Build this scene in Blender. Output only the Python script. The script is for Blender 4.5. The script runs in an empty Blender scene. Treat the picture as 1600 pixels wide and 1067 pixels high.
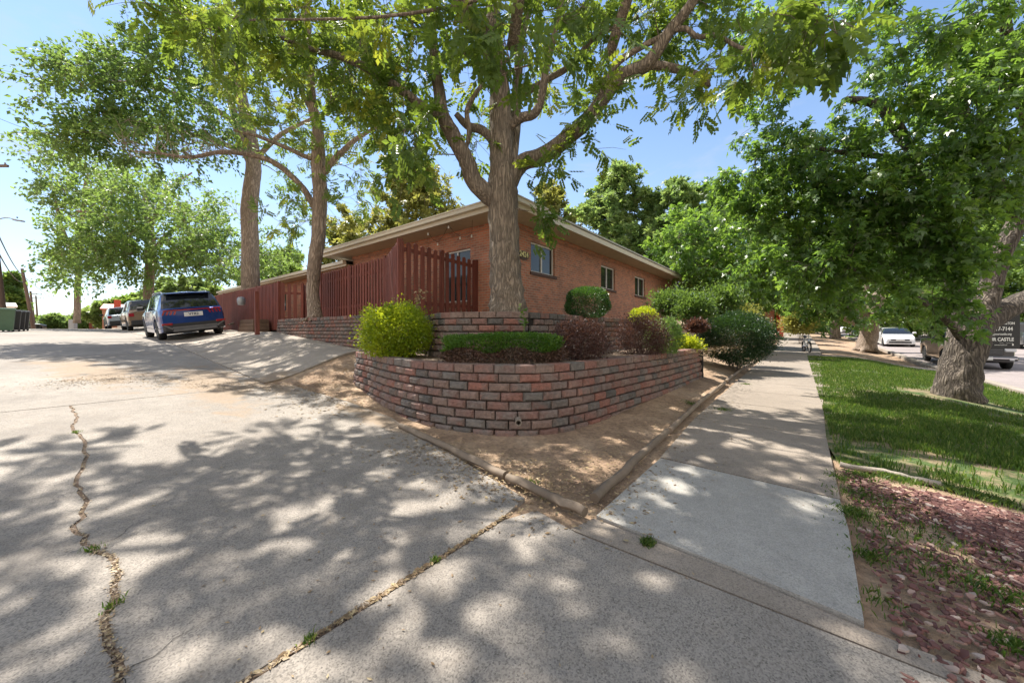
import bpy, bmesh, math, random
import numpy as np
from mathutils import Vector, Matrix
R = math.radians
SC = bpy.context.scene
COL = SC.collection

# ------------------------------------------------------------ camera, sky, sun, exposure
F, CX, HY, CH = 565.0, 800.0, 517.0, 1.22
cam_d = bpy.data.cameras.new("camera"); cam = bpy.data.objects.new("camera", cam_d); COL.objects.link(cam)
cam.location = (0, 0, CH); cam.rotation_euler = (R(90), 0, 0)
cam_d.sensor_width = 36; cam_d.lens = 36 * F / 1600; cam_d.shift_y = -(533.5 - HY) / 1600
cam_d.clip_start = 0.05; cam_d.clip_end = 3000
SC.camera = cam
SC.view_settings.view_transform = 'Standard'; SC.view_settings.look = 'None'
SC.view_settings.gamma = 1; SC.view_settings.exposure = 1.15
SC.cycles.max_bounces = 8; SC.cycles.transparent_max_bounces = 8; SC.cycles.diffuse_bounces = 4
SC.cycles.glossy_bounces = 3; SC.cycles.transmission_bounces = 4
SC.cycles.caustics_reflective = False; SC.cycles.caustics_refractive = False
SC.cycles.sample_clamp_indirect = 6
SUNAZ = math.atan2(-0.72, 0.69); SUNEL = R(60)      # azimuth measured from +Y towards +X
sunv = Vector((math.sin(SUNAZ) * math.cos(SUNEL), math.cos(SUNAZ) * math.cos(SUNEL), math.sin(SUNEL)))
sd = bpy.data.lights.new("sun", 'SUN'); sd.energy = 4.9; sd.angle = R(0.53); sd.color = (1, .94, .85)
so = bpy.data.objects.new("sun", sd); COL.objects.link(so); so.location = (0, 0, 40)
so.rotation_euler = (-sunv).to_track_quat('-Z', 'Y').to_euler()
W = bpy.data.worlds.new("World"); SC.world = W; W.use_nodes = True
wn = W.node_tree; wn.nodes.clear()
sky = wn.nodes.new('ShaderNodeTexSky'); sky.sky_type = 'NISHITA'; sky.sun_disc = False
sky.sun_elevation = SUNEL; sky.sun_rotation = SUNAZ % (2 * math.pi)
sky.air_density = 1.0; sky.dust_density = 0.15; sky.ozone_density = 2.0
tc = wn.nodes.new('ShaderNodeTexCoord'); mp = wn.nodes.new('ShaderNodeMapping')
mp.inputs['Scale'].default_value = (1.2, 1.2, 4.5)
nz = wn.nodes.new('ShaderNodeTexNoise'); nz.inputs['Scale'].default_value = 2.1; nz.inputs['Detail'].default_value = 9
nz.inputs['Roughness'].default_value = .62; nz.inputs['Distortion'].default_value = .5
cr = wn.nodes.new('ShaderNodeValToRGB'); cr.color_ramp.elements[0].position = .54; cr.color_ramp.elements[1].position = .80
cr.color_ramp.elements[1].color = (.75, .75, .75, 1)
sx = wn.nodes.new('ShaderNodeSeparateXYZ')
hz = wn.nodes.new('ShaderNodeMapRange'); hz.inputs[1].default_value = .0; hz.inputs[2].default_value = .5
hz.inputs[3].default_value = .42; hz.inputs[4].default_value = 0
ad = wn.nodes.new('ShaderNodeMath'); ad.operation = 'ADD'; ad.use_clamp = True
mx = wn.nodes.new('ShaderNodeMixRGB'); mx.inputs[2].default_value = (3.0, 3.3, 3.7, 1)
bg = wn.nodes.new('ShaderNodeBackground'); bg.inputs[1].default_value = .108
ow = wn.nodes.new('ShaderNodeOutputWorld')
L = wn.links.new
L(tc.outputs['Generated'], mp.inputs[0]); L(mp.outputs[0], nz.inputs[0]); L(nz.outputs[0], cr.inputs[0])
L(tc.outputs['Generated'], sx.inputs[0]); L(sx.outputs[2], hz.inputs[0])
L(cr.outputs[0], ad.inputs[0]); L(hz.outputs[0], ad.inputs[1]); L(ad.outputs[0], mx.inputs[0])
L(sky.outputs[0], mx.inputs[1])
# unseen bright cloud bank added behind the viewer to fill and warm the shade
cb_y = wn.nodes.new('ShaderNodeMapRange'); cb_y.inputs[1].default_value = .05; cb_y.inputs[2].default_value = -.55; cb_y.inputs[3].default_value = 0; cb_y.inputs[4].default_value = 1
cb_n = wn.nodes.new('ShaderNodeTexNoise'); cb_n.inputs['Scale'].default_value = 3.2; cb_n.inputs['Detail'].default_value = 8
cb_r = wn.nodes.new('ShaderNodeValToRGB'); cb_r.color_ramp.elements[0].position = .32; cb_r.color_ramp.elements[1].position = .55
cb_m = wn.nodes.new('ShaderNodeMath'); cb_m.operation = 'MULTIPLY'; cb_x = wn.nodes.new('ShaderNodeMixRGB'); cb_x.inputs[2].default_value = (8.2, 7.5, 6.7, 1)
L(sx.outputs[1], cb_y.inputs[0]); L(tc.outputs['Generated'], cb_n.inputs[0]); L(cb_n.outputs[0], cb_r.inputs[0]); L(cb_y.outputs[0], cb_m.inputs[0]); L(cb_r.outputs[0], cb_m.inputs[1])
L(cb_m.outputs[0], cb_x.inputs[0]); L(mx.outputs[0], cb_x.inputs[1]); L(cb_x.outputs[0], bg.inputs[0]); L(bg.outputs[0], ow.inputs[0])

# ------------------------------------------------------------ site frame: u runs up the alley, v runs along the side street
UX, UY, VX, VY = -0.7822, 0.6230, 0.6230, 0.7822
def XY(s, t): return (s * UX + t * VX, s * UY + t * VY)
def ST(x, y): return (x * UX + y * UY, x * VX + y * VY)
def sm(a, b, x):
    k = np.clip((np.asarray(x, float) - a) / (b - a), 0, 1); return k * k * (3 - 2 * k)
def Aup(s): return np.interp(s, [-200, -5, 2, 4, 7.5, 17.3, 28, 40, 60, 200, 900], [-.2, -.06, 0, .03, .25, .87, 1.15, 1.36, 1.42, 1.0, 1])
def H(x, y):
    x = np.asarray(x, float); y = np.asarray(y, float)
    s = x * UX + y * UY; t = x * VX + y * VY
    g = np.clip(t - 28, 0, 60) * .02
    z = Aup(s) + g
    z = z + .16 * sm(1.2, 1.9, s) * sm(3, 9, t) * (1 - sm(6, 7, s))
    c = np.interp(s, [6.6, 8.1, 14, 18, 40], [0, .46, .52, .27, .2])
    z = z + c * sm(2.3, 4.5, t)
    z = z + 1.2 * sm(1.8, 4.6, s) * sm(10.2, 11, t) * (1 - sm(50, 60, t))
    off = np.interp(t, [20, 26, 42], [-.44, -.42, -.28])
    z = z + off * sm(1.6, 4.6, -s) * sm(3, 8, t)
    return z
def Hz(x, y): return float(H(x, y))
def hst(s, t): x, y = XY(s, t); return Hz(x, y)
def P(px, py, Y): return Vector(((px - CX) / F * Y, Y, CH + (HY - py) / F * Y))
def G(px, py, dz=0):
    Y = 8.0
    for _ in range(60):
        x = (px - CX) / F * Y
        Yn = F * (CH - (Hz(x, Y) + dz)) / max(py - HY, 1.0)
        Y = Y * .6 + min(max(Yn, .3), 120) * .4
    return ((px - CX) / F * Y, Y)

# ------------------------------------------------------------ materials
class NM:
    def __init__(s, name, rough=.8):
        s.m = bpy.data.materials.new(name); s.m.use_nodes = True; s.t = s.m.node_tree
        s.b = s.t.nodes['Principled BSDF']; s.b.inputs['Roughness'].default_value = rough; s.out = s.t.nodes['Material Output']
        s.tc = None
    def n(s, ty, ins=None, **kw):
        nd = s.t.nodes.new('ShaderNode' + ty)
        for k, v in kw.items(): setattr(nd, k, v)
        for k, v in (ins or {}).items():
            if isinstance(v, bpy.types.NodeSocket): s.t.links.new(v, nd.inputs[k])
            else:
                if isinstance(v, tuple) and len(v) == 3 and nd.inputs[k].type == 'RGBA': v = v + (1,)
                nd.inputs[k].default_value = v
        return nd
    def co(s, which='Object'):
        if not s.tc: s.tc = s.t.nodes.new('ShaderNodeTexCoord')
        return s.tc.outputs[which]
    def pos(s):
        return s.n('NewGeometry').outputs['Position']
    def noise(s, scale, detail=4, rough=.55, vec=None, dist=0):
        return s.n('TexNoise', {'Vector': vec if vec else s.pos(), 'Scale': scale, 'Detail': detail, 'Roughness': rough, 'Distortion': dist}).outputs[0]
    def ramp(s, fac, stops):
        r = s.n('ValToRGB', {0: fac}); e = r.color_ramp.elements
        while len(e) < len(stops): e.new(.5)
        for q, (p, c) in zip(e, stops):
            q.position = p; q.color = (c, c, c, 1) if not isinstance(c, tuple) else c + (1,)
        return r.outputs[0]
    def mix(s, fac, a, b, mode='MIX'):
        return s.n('MixRGB', {0: fac, 1: a, 2: b}, blend_type=mode).outputs[0]
    def math(s, op, a, b=0.0, clamp=False):
        return s.n('Math', {0: a, 1: b}, operation=op, use_clamp=clamp).outputs[0]
    def bump(s, h, strength=.4, dist=.02):
        nb = s.n('Bump', {'Height': h, 'Strength': strength, 'Distance': dist})
        s.t.links.new(nb.outputs[0], s.b.inputs['Normal'])
    def base(s, c):
        if isinstance(c, tuple): s.b.inputs['Base Color'].default_value = c + (1,)
        else: s.t.links.new(c, s.b.inputs['Base Color'])
        return s
def plain(name, c, rough=.6, metal=0, var=.12, scale=6, spec=.5, coat=0):
    m = NM(name, rough); f = m.noise(scale, 5)
    lo = tuple(v * (1 - var) for v in c); hi = tuple(min(1, v * (1 + var)) for v in c)
    m.base(m.ramp(f, [(.3, lo), (.7, hi)])); m.b.inputs['Metallic'].default_value = metal
    m.b.inputs['Specular IOR Level'].default_value = spec; m.b.inputs['Coat Weight'].default_value = coat
    return m.m

def concrete(name, c1, c2, speck=.5):
    m = NM(name, .9)
    big = m.noise(.55, 5, .6); med = m.noise(7, 6, .65); fine = m.noise(60, 3, .7)
    col = m.ramp(big, [(.3, c1), (.7, c2)])
    col = m.mix(.5, col, m.ramp(med, [(.3, .62), (.68, 1.0)]), 'MULTIPLY')
    vo = m.n('TexVoronoi', {'Vector': m.pos(), 'Scale': 170.0}).outputs['Color']
    col = m.mix(speck, col, m.ramp(vo, [(.0, .22), (.25, .62), (.55, 1.0), (1, 1.25)]), 'MULTIPLY')
    vo2 = m.n('TexVoronoi', {'Vector': m.pos(), 'Scale': 62.0})
    pit = m.ramp(vo2.outputs['Distance'], [(.05, .25), (.2, 1.0)])
    pm = m.math('MULTIPLY', m.ramp(m.noise(3.1, 3), [(.42, 0.0), (.6, 1.0)]), speck * 1.3)
    col = m.mix(pm, col, m.mix(1, col, pit, 'MULTIPLY'))
    st = m.ramp(m.noise(1.7, 8, .7, dist=1.5), [(.53, 0.0), (.72, .45)])
    col = m.mix(st, col, (.20, .165, .13))
    st2 = m.ramp(m.noise(.9, 3, .5, dist=.3), [(.60, 0.0), (.68, .35)]); col = m.mix(st2, col, (.13, .115, .10))
    if 'aged' in name or 'pad' in name:
        px_ = m.pos()
        for (cx_, cy_, ra, rb_, an_) in SPILLS:
            sc_ = m.n('VectorMath', {0: px_, 1: (cx_, cy_, 0)}, operation='SUBTRACT').outputs[0]
            rt = m.n('VectorRotate', {'Vector': sc_, 'Angle': an_}, rotation_type='Z_AXIS').outputs[0]
            dv = m.n('VectorMath', {0: rt, 1: (1 / ra, 1 / rb_, 0)}, operation='MULTIPLY').outputs[0]
            ln = m.n('VectorMath', {0: dv}, operation='LENGTH').outputs['Value']
            f = m.math('ADD', m.math('SUBTRACT', 1.0, ln), m.math('MULTIPLY', m.math('SUBTRACT', m.noise(2.2, 8, .7, dist=.8), .5), 2.4))
            col = m.mix(m.ramp(f, [(.25, 0.0), (.6, .85)]), col, m.mix(.7, (.29, .215, .145), m.ramp(m.noise(30, 5, .7), [(.3, .5), (.7, 1.1)]), 'MULTIPLY'))
    m.base(col)
    h = m.math('ADD', m.math('MULTIPLY', med, .7), m.math('MULTIPLY', fine, .35))
    h = m.math('ADD', h, m.math('MULTIPLY', pit, .25))
    m.bump(h, .55, .012); return m.m
M = {}
def _w(px, py):
    Y = G(px, py); return Y
SPILLS = [(*_w(330, 598), 3.4, .75, -math.atan2(UY, UX) + .1), (*_w(150, 580), 3.5, .8, -math.atan2(UY, UX) - .2), (*_w(590, 655), 1.6, .28, -math.atan2(UY, UX)), (*_w(440, 596), 1.6, .8, -math.atan2(UY, UX))]
M['concrete'] = concrete('aged_concrete', (.235, .208, .178), (.33, .295, .255), .8)
M['concrete_pad'] = concrete('pad_concrete', (.29, .25, .205), (.37, .32, .265), .5)
M['concrete_old'] = concrete('old_walk_concrete', (.245, .205, .165), (.32, .27, .22), .6)
M['concrete_new'] = concrete('new_walk_concrete', (.33, .315, .285), (.39, .37, .335), .45)
M['asphalt'] = concrete('street_asphalt', (.25, .215, .205), (.32, .275, .265), .35)

def mk_dirt(name, a, b, c):
    m = NM(name, .95)
    n1 = m.noise(1.1, 7, .62, dist=.6); n2 = m.noise(14, 6, .7); n3 = m.noise(90, 3, .7)
    col = m.ramp(n1, [(.3, a), (.52, b), (.72, c)])
    col = m.mix(.75, col, m.ramp(n2, [(.32, .5), (.6, 1.08)]), 'MULTIPLY')
    v = m.n('TexVoronoi', {'Vector': m.pos(), 'Scale': 38.0}).outputs['Color']
    col = m.mix(.5, col, m.ramp(v, [(0, .45), (.35, .9), (1, 1.25)]), 'MULTIPLY')
    m.base(col); m.bump(m.math('ADD', n2, m.math('MULTIPLY', n3, .5)), .8, .03); return m.m
M['dirt'] = mk_dirt('bare_dirt', (.20, .13, .085), (.37, .255, .165), (.52, .39, .27))
M['soil'] = mk_dirt('bed_soil', (.14, .095, .065), (.26, .185, .13), (.36, .28, .20))
def mk_lawn():
    m = NM('lawn_turf', .9); n1 = m.noise(1.3, 6, .65); n2 = m.noise(25, 5, .7)
    n3 = m.noise(5.5, 6, .7)
    g = m.ramp(n2, [(.35, (.02, .045, .008)), (.6, (.07, .12, .02)), (.75, (.16, .15, .06))])
    col = m.mix(m.ramp(m.math('ADD', m.math('MULTIPLY', n1, .5), m.math('MULTIPLY', n3, .5)), [(.47, 0.0), (.58, .9)]), g, (.27, .20, .12))
    m.base(col); m.bump(n2, .8, .03); return m.m
M['lawn'] = mk_lawn()

def mk_brick():
    m = NM('red_brick', .85); uv = m.co('UV')
    br = m.n('TexBrick', {'Vector': uv, 'Color1': (.54, .20, .11), 'Color2': (.27, .125, .09), 'Mortar': (.42, .31, .23), 'Scale': 1.0,
                          'Mortar Size': .010, 'Mortar Smooth': .3, 'Bias': -.25, 'Brick Width': .205, 'Row Height': .0695}, offset=.5)
    n = m.noise(3.0, 5, .6, vec=uv); n2 = m.noise(60, 3, .6, vec=uv)
    col = m.mix(.6, br.outputs[0], m.ramp(n, [(.3, .62), (.7, 1.15)]), 'MULTIPLY')
    col = m.mix(.4, col, m.ramp(n2, [(.3, .7), (.7, 1.1)]), 'MULTIPLY')
    m.base(col); m.bump(m.math('ADD', m.math('MULTIPLY', br.outputs[1], -1.0), m.math('MULTIPLY', n2, .4)), .6, .01); return m.m
M['brick'] = mk_brick()
def mk_block():
    m = NM('split_face_block', .92)
    a = m.n('Attribute', attribute_name='rnd').outputs['Fac']
    a = m.math('ADD', a, m.math('MULTIPLY', m.math('SUBTRACT', m.noise(5.5, 5, .65), .5), .25)); r = m.n('ValToRGB', {0: a}); r.color_ramp.interpolation = 'EASE'; e = r.color_ramp.elements
    cols = [(.0, (.27, .13, .10)), (.2, (.165, .15, .135)), (.36, (.235, .13, .105)), (.47, (.20, .165, .145)), (.58, (.30, .135, .10)), (.70, (.12, .11, .10)), (.86, (.235, .16, .13))]
    while len(e) < len(cols): e.new(.5)
    for q, (p, c) in zip(e, cols): q.position = p; q.color = c + (1,)
    n = m.noise(22, 6, .7); n2 = m.noise(90, 3, .7); n3 = m.noise(2.2, 4)
    col = m.mix(.85, r.outputs[0], m.ramp(n, [(.3, .55), (.72, 1.35)]), 'MULTIPLY')
    col = m.mix(m.ramp(n3, [(.5, 0.0), (.75, .35)]), col, (.36, .31, .27))
    m.base(col); m.bump(m.math('ADD', n, m.math('MULTIPLY', n2, .4)), 1.0, .03); return m.m
M['block'] = mk_block()
M['block_dark'] = mk_dirt('block_joint_shadow', (.02, .016, .014), (.03, .025, .02), (.04, .03, .025))

def wood(name, c, var=.3, rough=.75, sx=30, sz=1.6):
    m = NM(name, rough); mpn = m.n('Mapping', {'Vector': m.pos(), 'Scale': (sx, sx, sz)})
    n = m.noise(1.0, 6, .65, vec=mpn.outputs[0]); n2 = m.noise(2.5, 4); a = m.n('Attribute', attribute_name='rnd').outputs['Fac']
    col = m.ramp(n, [(.25, tuple(v * (1 - var) for v in c)), (.7, tuple(v * (1 + var) for v in c))])
    col = m.mix(.6, col, m.ramp(n2, [(.3, .75), (.7, 1.1)]), 'MULTIPLY')
    col = m.mix(.8, col, m.ramp(a, [(0, .72), (1, 1.12)]), 'MULTIPLY')
    m.base(col); m.bump(n, .5, .008); return m.m
M['fence'] = wood('red_stained_wood', (.17, .046, .030), .45)
M['timber'] = wood('weathered_timber', (.20, .15, .105), sx=6, sz=6)
M['pole'] = wood('utility_pole_wood', (.12, .075, .05))
def mk_bark(name, c1, c2, sc=9, sz=.16, depth=.05):
    m = NM(name, .95); mpn = m.n('Mapping', {'Vector': m.co('Object'), 'Scale': (1, 1, sz)})
    n = m.noise(sc * 1.5, 3, .5, vec=mpn.outputs[0], dist=.35); n2 = m.noise(sc * 3.2, 3, .6, vec=mpn.outputs[0]); n3 = m.noise(sc * 5, 4, .7)
    rid = m.math('MULTIPLY', m.math('ABSOLUTE', m.math('SUBTRACT', n, .5)), 5.0, True)
    h = m.math('ADD', m.math('MULTIPLY', rid, .75), m.math('ADD', m.math('MULTIPLY', n2, .35), m.math('MULTIPLY', n3, .22)))
    col = m.ramp(h, [(.22, c1), (.95, c2)])
    col = m.mix(.5, col, m.ramp(m.noise(1.5, 4), [(.3, .7), (.7, 1.15)]), 'MULTIPLY')
    m.base(col); m.bump(h, 1.0, depth); return m.m
M['bark_ash'] = mk_bark('grey_brown_bark', (.10, .08, .062), (.35, .285, .22), 13, .13, .035)
M['bark_maple'] = mk_bark('furrowed_maple_bark', (.04, .031, .025), (.23, .19, .15), 11, .16, .06)
M['bark_far'] = mk_bark('brown_bark', (.18, .135, .10), (.46, .36, .28), 10, .2, .05)
def leafmat(name, c1, c2, c3, tr=(.30, .42, .05), trw=.42, rough=.45, spec=.4):
    m = NM(name, rough); a = m.n('Attribute', attribute_name='rnd').outputs['Fac']
    col = m.ramp(a, [(.0, c1), (.55, c2), (.95, c3)]); m.base(col); m.b.inputs['Specular IOR Level'].default_value = spec
    tc2 = m.mix(.55, m.mix(1, col, (3.0, 2.6, 1.2), 'MULTIPLY'), tr)
    tn = m.n('BsdfTranslucent', {'Color': tc2})
    mxn = m.n('MixShader', {0: trw}); m.t.links.new(m.b.outputs[0], mxn.inputs[1]); m.t.links.new(tn.outputs[0], mxn.inputs[2])
    m.t.links.new(mxn.outputs[0], m.out.inputs[0]); return m.m
M['leaf_ash'] = leafmat('compound_leaf', (.04, .085, .02), (.08, .14, .028), (.30, .30, .035), (.38, .50, .06), .44)
M['leaf_ash2'] = leafmat('compound_leaf_far', (.055, .105, .026), (.10, .16, .035), (.28, .27, .05), (.40, .50, .08), .44)
M['leaf_maple'] = leafmat('maple_leaf', (.035, .085, .02), (.07, .14, .03), (.16, .25, .05), (.34, .55, .07), .45, .35, .6)
M['leaf_green'] = leafmat('broad_leaf', (.05, .10, .036), (.09, .155, .048), (.17, .25, .06), (.36, .54, .12), .42)
M['leaf_shrub'] = leafmat('dense_shrub_leaf', (.03, .065, .018), (.06, .115, .028), (.15, .21, .05), (.3, .46, .08), .35)
M['leaf_dark'] = leafmat('dark_bush_leaf', (.012, .035, .012), (.022, .055, .018), (.05, .10, .03), (.12, .24, .04), .22, .4, .5)
M['leaf_yellow'] = leafmat('yellow_green_leaf', (.11, .13, .035), (.17, .19, .05), (.28, .26, .07), (.42, .42, .10), .4)
M['leaf_far'] = leafmat('distant_leaf', (.06, .12, .05), (.10, .17, .06), (.17, .23, .08), (.34, .5, .15), .42)
M['leaf_gold'] = leafmat('golden_privet_leaf', (.08, .16, .012), (.28, .36, .02), (.62, .60, .03), (.7, .7, .04), .4)
M['leaf_gold_low'] = leafmat('golden_privet_inner_leaf', (.05, .10, .01), (.12, .22, .012), (.24, .34, .015), (.4, .5, .03), .35)
M['leaf_box'] = leafmat('boxwood_leaf', (.018, .055, .014), (.035, .095, .022), (.08, .16, .035), (.2, .4, .04), .25, .35, .6)
M['leaf_hedge'] = leafmat('hedge_leaf', (.03, .075, .012), (.065, .135, .02), (.15, .23, .03), (.25, .45, .04), .35)
M['leaf_brown'] = leafmat('bare_hedge_twig', (.07, .04, .025), (.12, .07, .05), (.18, .12, .08), (.2, .12, .08), .1)
M['leaf_purple'] = leafmat('barberry_leaf', (.035, .022, .02), (.085, .045, .04), (.20, .12, .10), (.3, .12, .08), .25)
M['grass'] = leafmat('grass_blade', (.035, .07, .017), (.07, .115, .026), (.24, .24, .09), (.2, .42, .03), .35)
M['litter'] = leafmat('dry_leaf_litter', (.10, .065, .035), (.24, .16, .085), (.36, .28, .15), (.3, .2, .1), .05)
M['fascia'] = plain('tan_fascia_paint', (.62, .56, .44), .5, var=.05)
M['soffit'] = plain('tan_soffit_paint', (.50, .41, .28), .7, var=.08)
M['shingle'] = plain('grey_roofing', (.42, .41, .37), .9, var=.15, scale=20)
M['white'] = plain('white_paint', (.72, .70, .66), .5, var=.04)
M['sill'] = plain('brown_brick_sill', (.10, .06, .05), .8, var=.3, scale=30)
def mk_glass(name, c, r=.05):
    m = NM(name, r); m.base(c); m.b.inputs['Specular IOR Level'].default_value = .55
    m.b.inputs['Coat Weight'].default_value = .6; m.b.inputs['Coat Roughness'].default_value = .02; return m.m
M['glass'] = mk_glass('dark_window_glass', (.03, .035, .035)); M['glass'].node_tree.nodes['Principled BSDF'].inputs['Metallic'].default_value = 0; M['glass'].node_tree.nodes['Principled BSDF'].inputs['Coat Weight'].default_value = 0
M['glass'].node_tree.nodes['Principled BSDF'].inputs['Base Color'].default_value = (.03, .034, .032, 1)
M['carglass'] = mk_glass('car_glass', (.012, .015, .018))
M['curtain'] = plain('pale_curtain', (.55, .56, .60), .8)
def paint(name, c, metal=.3, rough=.3):
    m = NM(name, rough); m.base(c); m.b.inputs['Metallic'].default_value = metal; m.b.inputs['Coat Weight'].default_value = 1; m.b.inputs['Coat Roughness'].default_value = .04
    return m.m
M['blue'] = paint('blue_car_paint', (.003, .04, .20), .65); M['bronze'] = paint('bronze_car_paint', (.22, .16, .10), .5)
M['silver'] = paint('silver_blue_car_paint', (.36, .42, .50), .5); M['whitecar'] = paint('white_car_paint', (.75, .76, .77), 0)
M['blackcar'] = paint('black_car_paint', (.012, .012, .013), .1); M['darkcar'] = paint('dark_grey_car_paint', (.06, .065, .07), .3)
M['redpaint'] = plain('red_painted_metal', (.50, .07, .035), .5)
M['rubber'] = plain('tyre_rubber', (.012, .012, .012), .85); M['plastic'] = plain('black_plastic', (.02, .02, .022), .55)
M['trim'] = plain('grey_bumper_trim', (.14, .14, .145), .45, metal=.3); M['alloy'] = plain('alloy_wheel', (.40, .40, .42), .3, metal=.8)
M['chrome'] = plain('chrome', (.65, .65, .67), .12, metal=1, var=.02); M['redlens'] = mk_glass('red_lamp_lens', (.28, .008, .012), .15)
M['clearlens'] = mk_glass('clear_lamp_lens', (.55, .57, .6), .1); M['plate'] = plain('licence_plate', (.62, .62, .60), .4, var=.03)
M['ink'] = plain('dark_lettering', (.03, .05, .09), .6); M['letter'] = plain('white_lettering', (.82, .82, .80), .5, var=.02)
M['signblack'] = plain('matt_black_sign_panel', (.008, .008, .009), .6); M['gold'] = plain('brass_number', (.62, .48, .17), .35, metal=.5)
M['plaque'] = plain('brown_plaque', (.07, .035, .02), .6)
M['binblack'] = plain('black_bin_plastic', (.035, .035, .038), .5); M['bingreen'] = plain('green_bin_plastic', (.06, .12, .07), .5)
M['metal'] = plain('galvanised_grey_metal', (.25, .26, .27), .45, metal=.5); M['wire'] = plain('dark_cable', (.03, .03, .03), .6)
M['bulb'] = plain('unlit_frosted_bulb', (.75, .73, .66), .2, var=.02)
M['redstone'] = None
def mk_stone():
    m = NM('red_sandstone_chip', .9); a = m.n('Attribute', attribute_name='rnd').outputs['Fac']
    col = m.ramp(a, [(0, (.075, .035, .033)), (.5, (.15, .065, .055)), (.86, (.26, .14, .11)), (1, (.42, .34, .29))])
    col = m.mix(.6, col, m.ramp(m.noise(40, 4), [(.3, .65), (.7, 1.15)]), 'MULTIPLY'); m.base(col); return m.m
M['redstone'] = mk_stone()

# ------------------------------------------------------------ mesh helpers
def rootloc(p):
    v = Vector((0, 0, 0))
    while p: v = v + p.location; p = p.parent
    return v
def link_mesh(name, me, mat, parent=None, base=None):
    if mat and not me.materials: me.materials.append(mat)
    o = bpy.data.objects.new(name, me); COL.objects.link(o)
    if parent:
        o.parent = parent; off = rootloc(parent)
        if off.length > 0 and not parent.get('_local'): me.transform(Matrix.Translation(-off))
    elif base is not None:
        b = Vector(base); me.transform(Matrix.Translation(-b)); o.location = b
    return o
class MB:
    def __init__(s): s.v = []; s.f = []; s.r = []
    def add(s, vs, fs, r=None):
        b = len(s.v); s.v += [tuple(p) for p in vs]; s.f += [tuple(b + i for i in f) for f in fs]
        if r is None: r = random.random()
        s.r += [r] * len(fs); return s
    def hexa(s, p, r=None):     # 8 points: bottom ccw 0-3, top 4-7
        return s.add(p, [(0, 3, 2, 1), (4, 5, 6, 7), (0, 1, 5, 4), (1, 2, 6, 5), (2, 3, 7, 6), (3, 0, 4, 7)], r)
    def box(s, x0, x1, y0, y1, z0, z1, r=None):
        return s.hexa([(x0, y0, z0), (x1, y0, z0), (x1, y1, z0), (x0, y1, z0), (x0, y0, z1), (x1, y0, z1), (x1, y1, z1), (x0, y1, z1)], r)
    def cbox(s, x0, x1, y0, y1, z0, z1, c=.01, r=None):   # chamfered box
        P_ = []
        for (ax) in range(3):
            lo = [x0, y0, z0]; hi = [x1, y1, z1]
            for side in (0, 1):
                a, b = [i for i in range(3) if i != ax]
                for (da, db) in ((0, 0), (1, 0), (1, 1), (0, 1)):
                    q = [0, 0, 0]; q[ax] = hi[ax] if side else lo[ax]
                    q[a] = hi[a] - c if da else lo[a] + c; q[b] = hi[b] - c if db else lo[b] + c
                    P_.append(tuple(q))
        bm = bmesh.new(); vs = [bm.verts.new(p) for p in P_]
        res = bmesh.ops.convex_hull(bm, input=vs)
        bmesh.ops.dissolve_limit(bm, angle_limit=.02, verts=bm.verts, edges=bm.edges)
        bmesh.ops.recalc_face_normals(bm, faces=bm.faces)
        bm.verts.index_update(); s.add([v.co[:] for v in bm.verts], [[v.index for v in f.verts] for f in bm.faces], r); bm.free(); return s
    def stbox(s, s0, s1, t0, t1, z0, z1, r=None):
        q = [XY(s1, t0), XY(s0, t0), XY(s0, t1), XY(s1, t1)]
        return s.hexa([(*p, z0) for p in q] + [(*p, z1) for p in q], r)
    def tube(s, pts, rad, n=8, caps=True, r=None, tw=None):
        pts = [Vector(p) for p in pts]; k = len(pts)
        if not hasattr(rad, '__len__'): rad = [rad] * k
        up = Vector((0.13, 0.07, 1)).normalized(); vs = []; prev = None
        for i, p in enumerate(pts):
            d = (pts[min(i + 1, k - 1)] - pts[max(i - 1, 0)])
            if d.length < 1e-9: d = Vector((0, 0, 1))
            d.normalize()
            if prev is None: a = d.orthogonal().normalized()
            else:
                a = prev - d * prev.dot(d)
                a = a.normalized() if a.length > 1e-6 else d.orthogonal().normalized()
            prev = a; b = d.cross(a)
            for j in range(n):
                an = 2 * math.pi * j / n; rr = rad[i] * (tw(i, an) if tw else 1)
                vs.append(p + (a * math.cos(an) + b * math.sin(an)) * rr)
        fs = [(i * n + j, i * n + (j + 1) % n, (i + 1) * n + (j + 1) % n, (i + 1) * n + j) for i in range(k - 1) for j in range(n)]
        if caps: fs += [tuple(range(n - 1, -1, -1)), tuple((k - 1) * n + j for j in range(n))]
        return s.add(vs, fs, r)
    def bar(s, a, b, w, h=None, r=None):
        a = Vector(a); b = Vector(b); d = (b - a).normalized(); h = h or w
        x = d.cross(Vector((0, 0, 1))); x = x.normalized() if x.length > 1e-4 else Vector((1, 0, 0)); y = x.cross(d).normalized()
        q = [(-w / 2, -h / 2), (w / 2, -h / 2), (w / 2, h / 2), (-w / 2, h / 2)]
        return s.hexa([a + x * i + y * j for i, j in q] + [b + x * i + y * j for i, j in q], r)
    def lathe(s, c, prof, n=20, axis='z', r=None):
        vs = []; c = Vector(c)
        for (rr, h) in prof:
            for j in range(n):
                an = 2 * math.pi * j / n; a, b = rr * math.cos(an), rr * math.sin(an)
                vs.append(c + (Vector((a, b, h)) if axis == 'z' else Vector((a, h, b)) if axis == 'y' else Vector((h, a, b))))
        k = len(prof); fs = [(i * n + j, i * n + (j + 1) % n, (i + 1) * n + (j + 1) % n, (i + 1) * n + j) for i in range(k - 1) for j in range(n)]
        fs += [tuple(range(n - 1, -1, -1)), tuple((k - 1) * n + j for j in range(n))]
        return s.add(vs, fs, r)
    def xf(s, m, start=0):
        s.v[start:] = [tuple(m @ Vector(p)) for p in s.v[start:]]; return s
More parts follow.
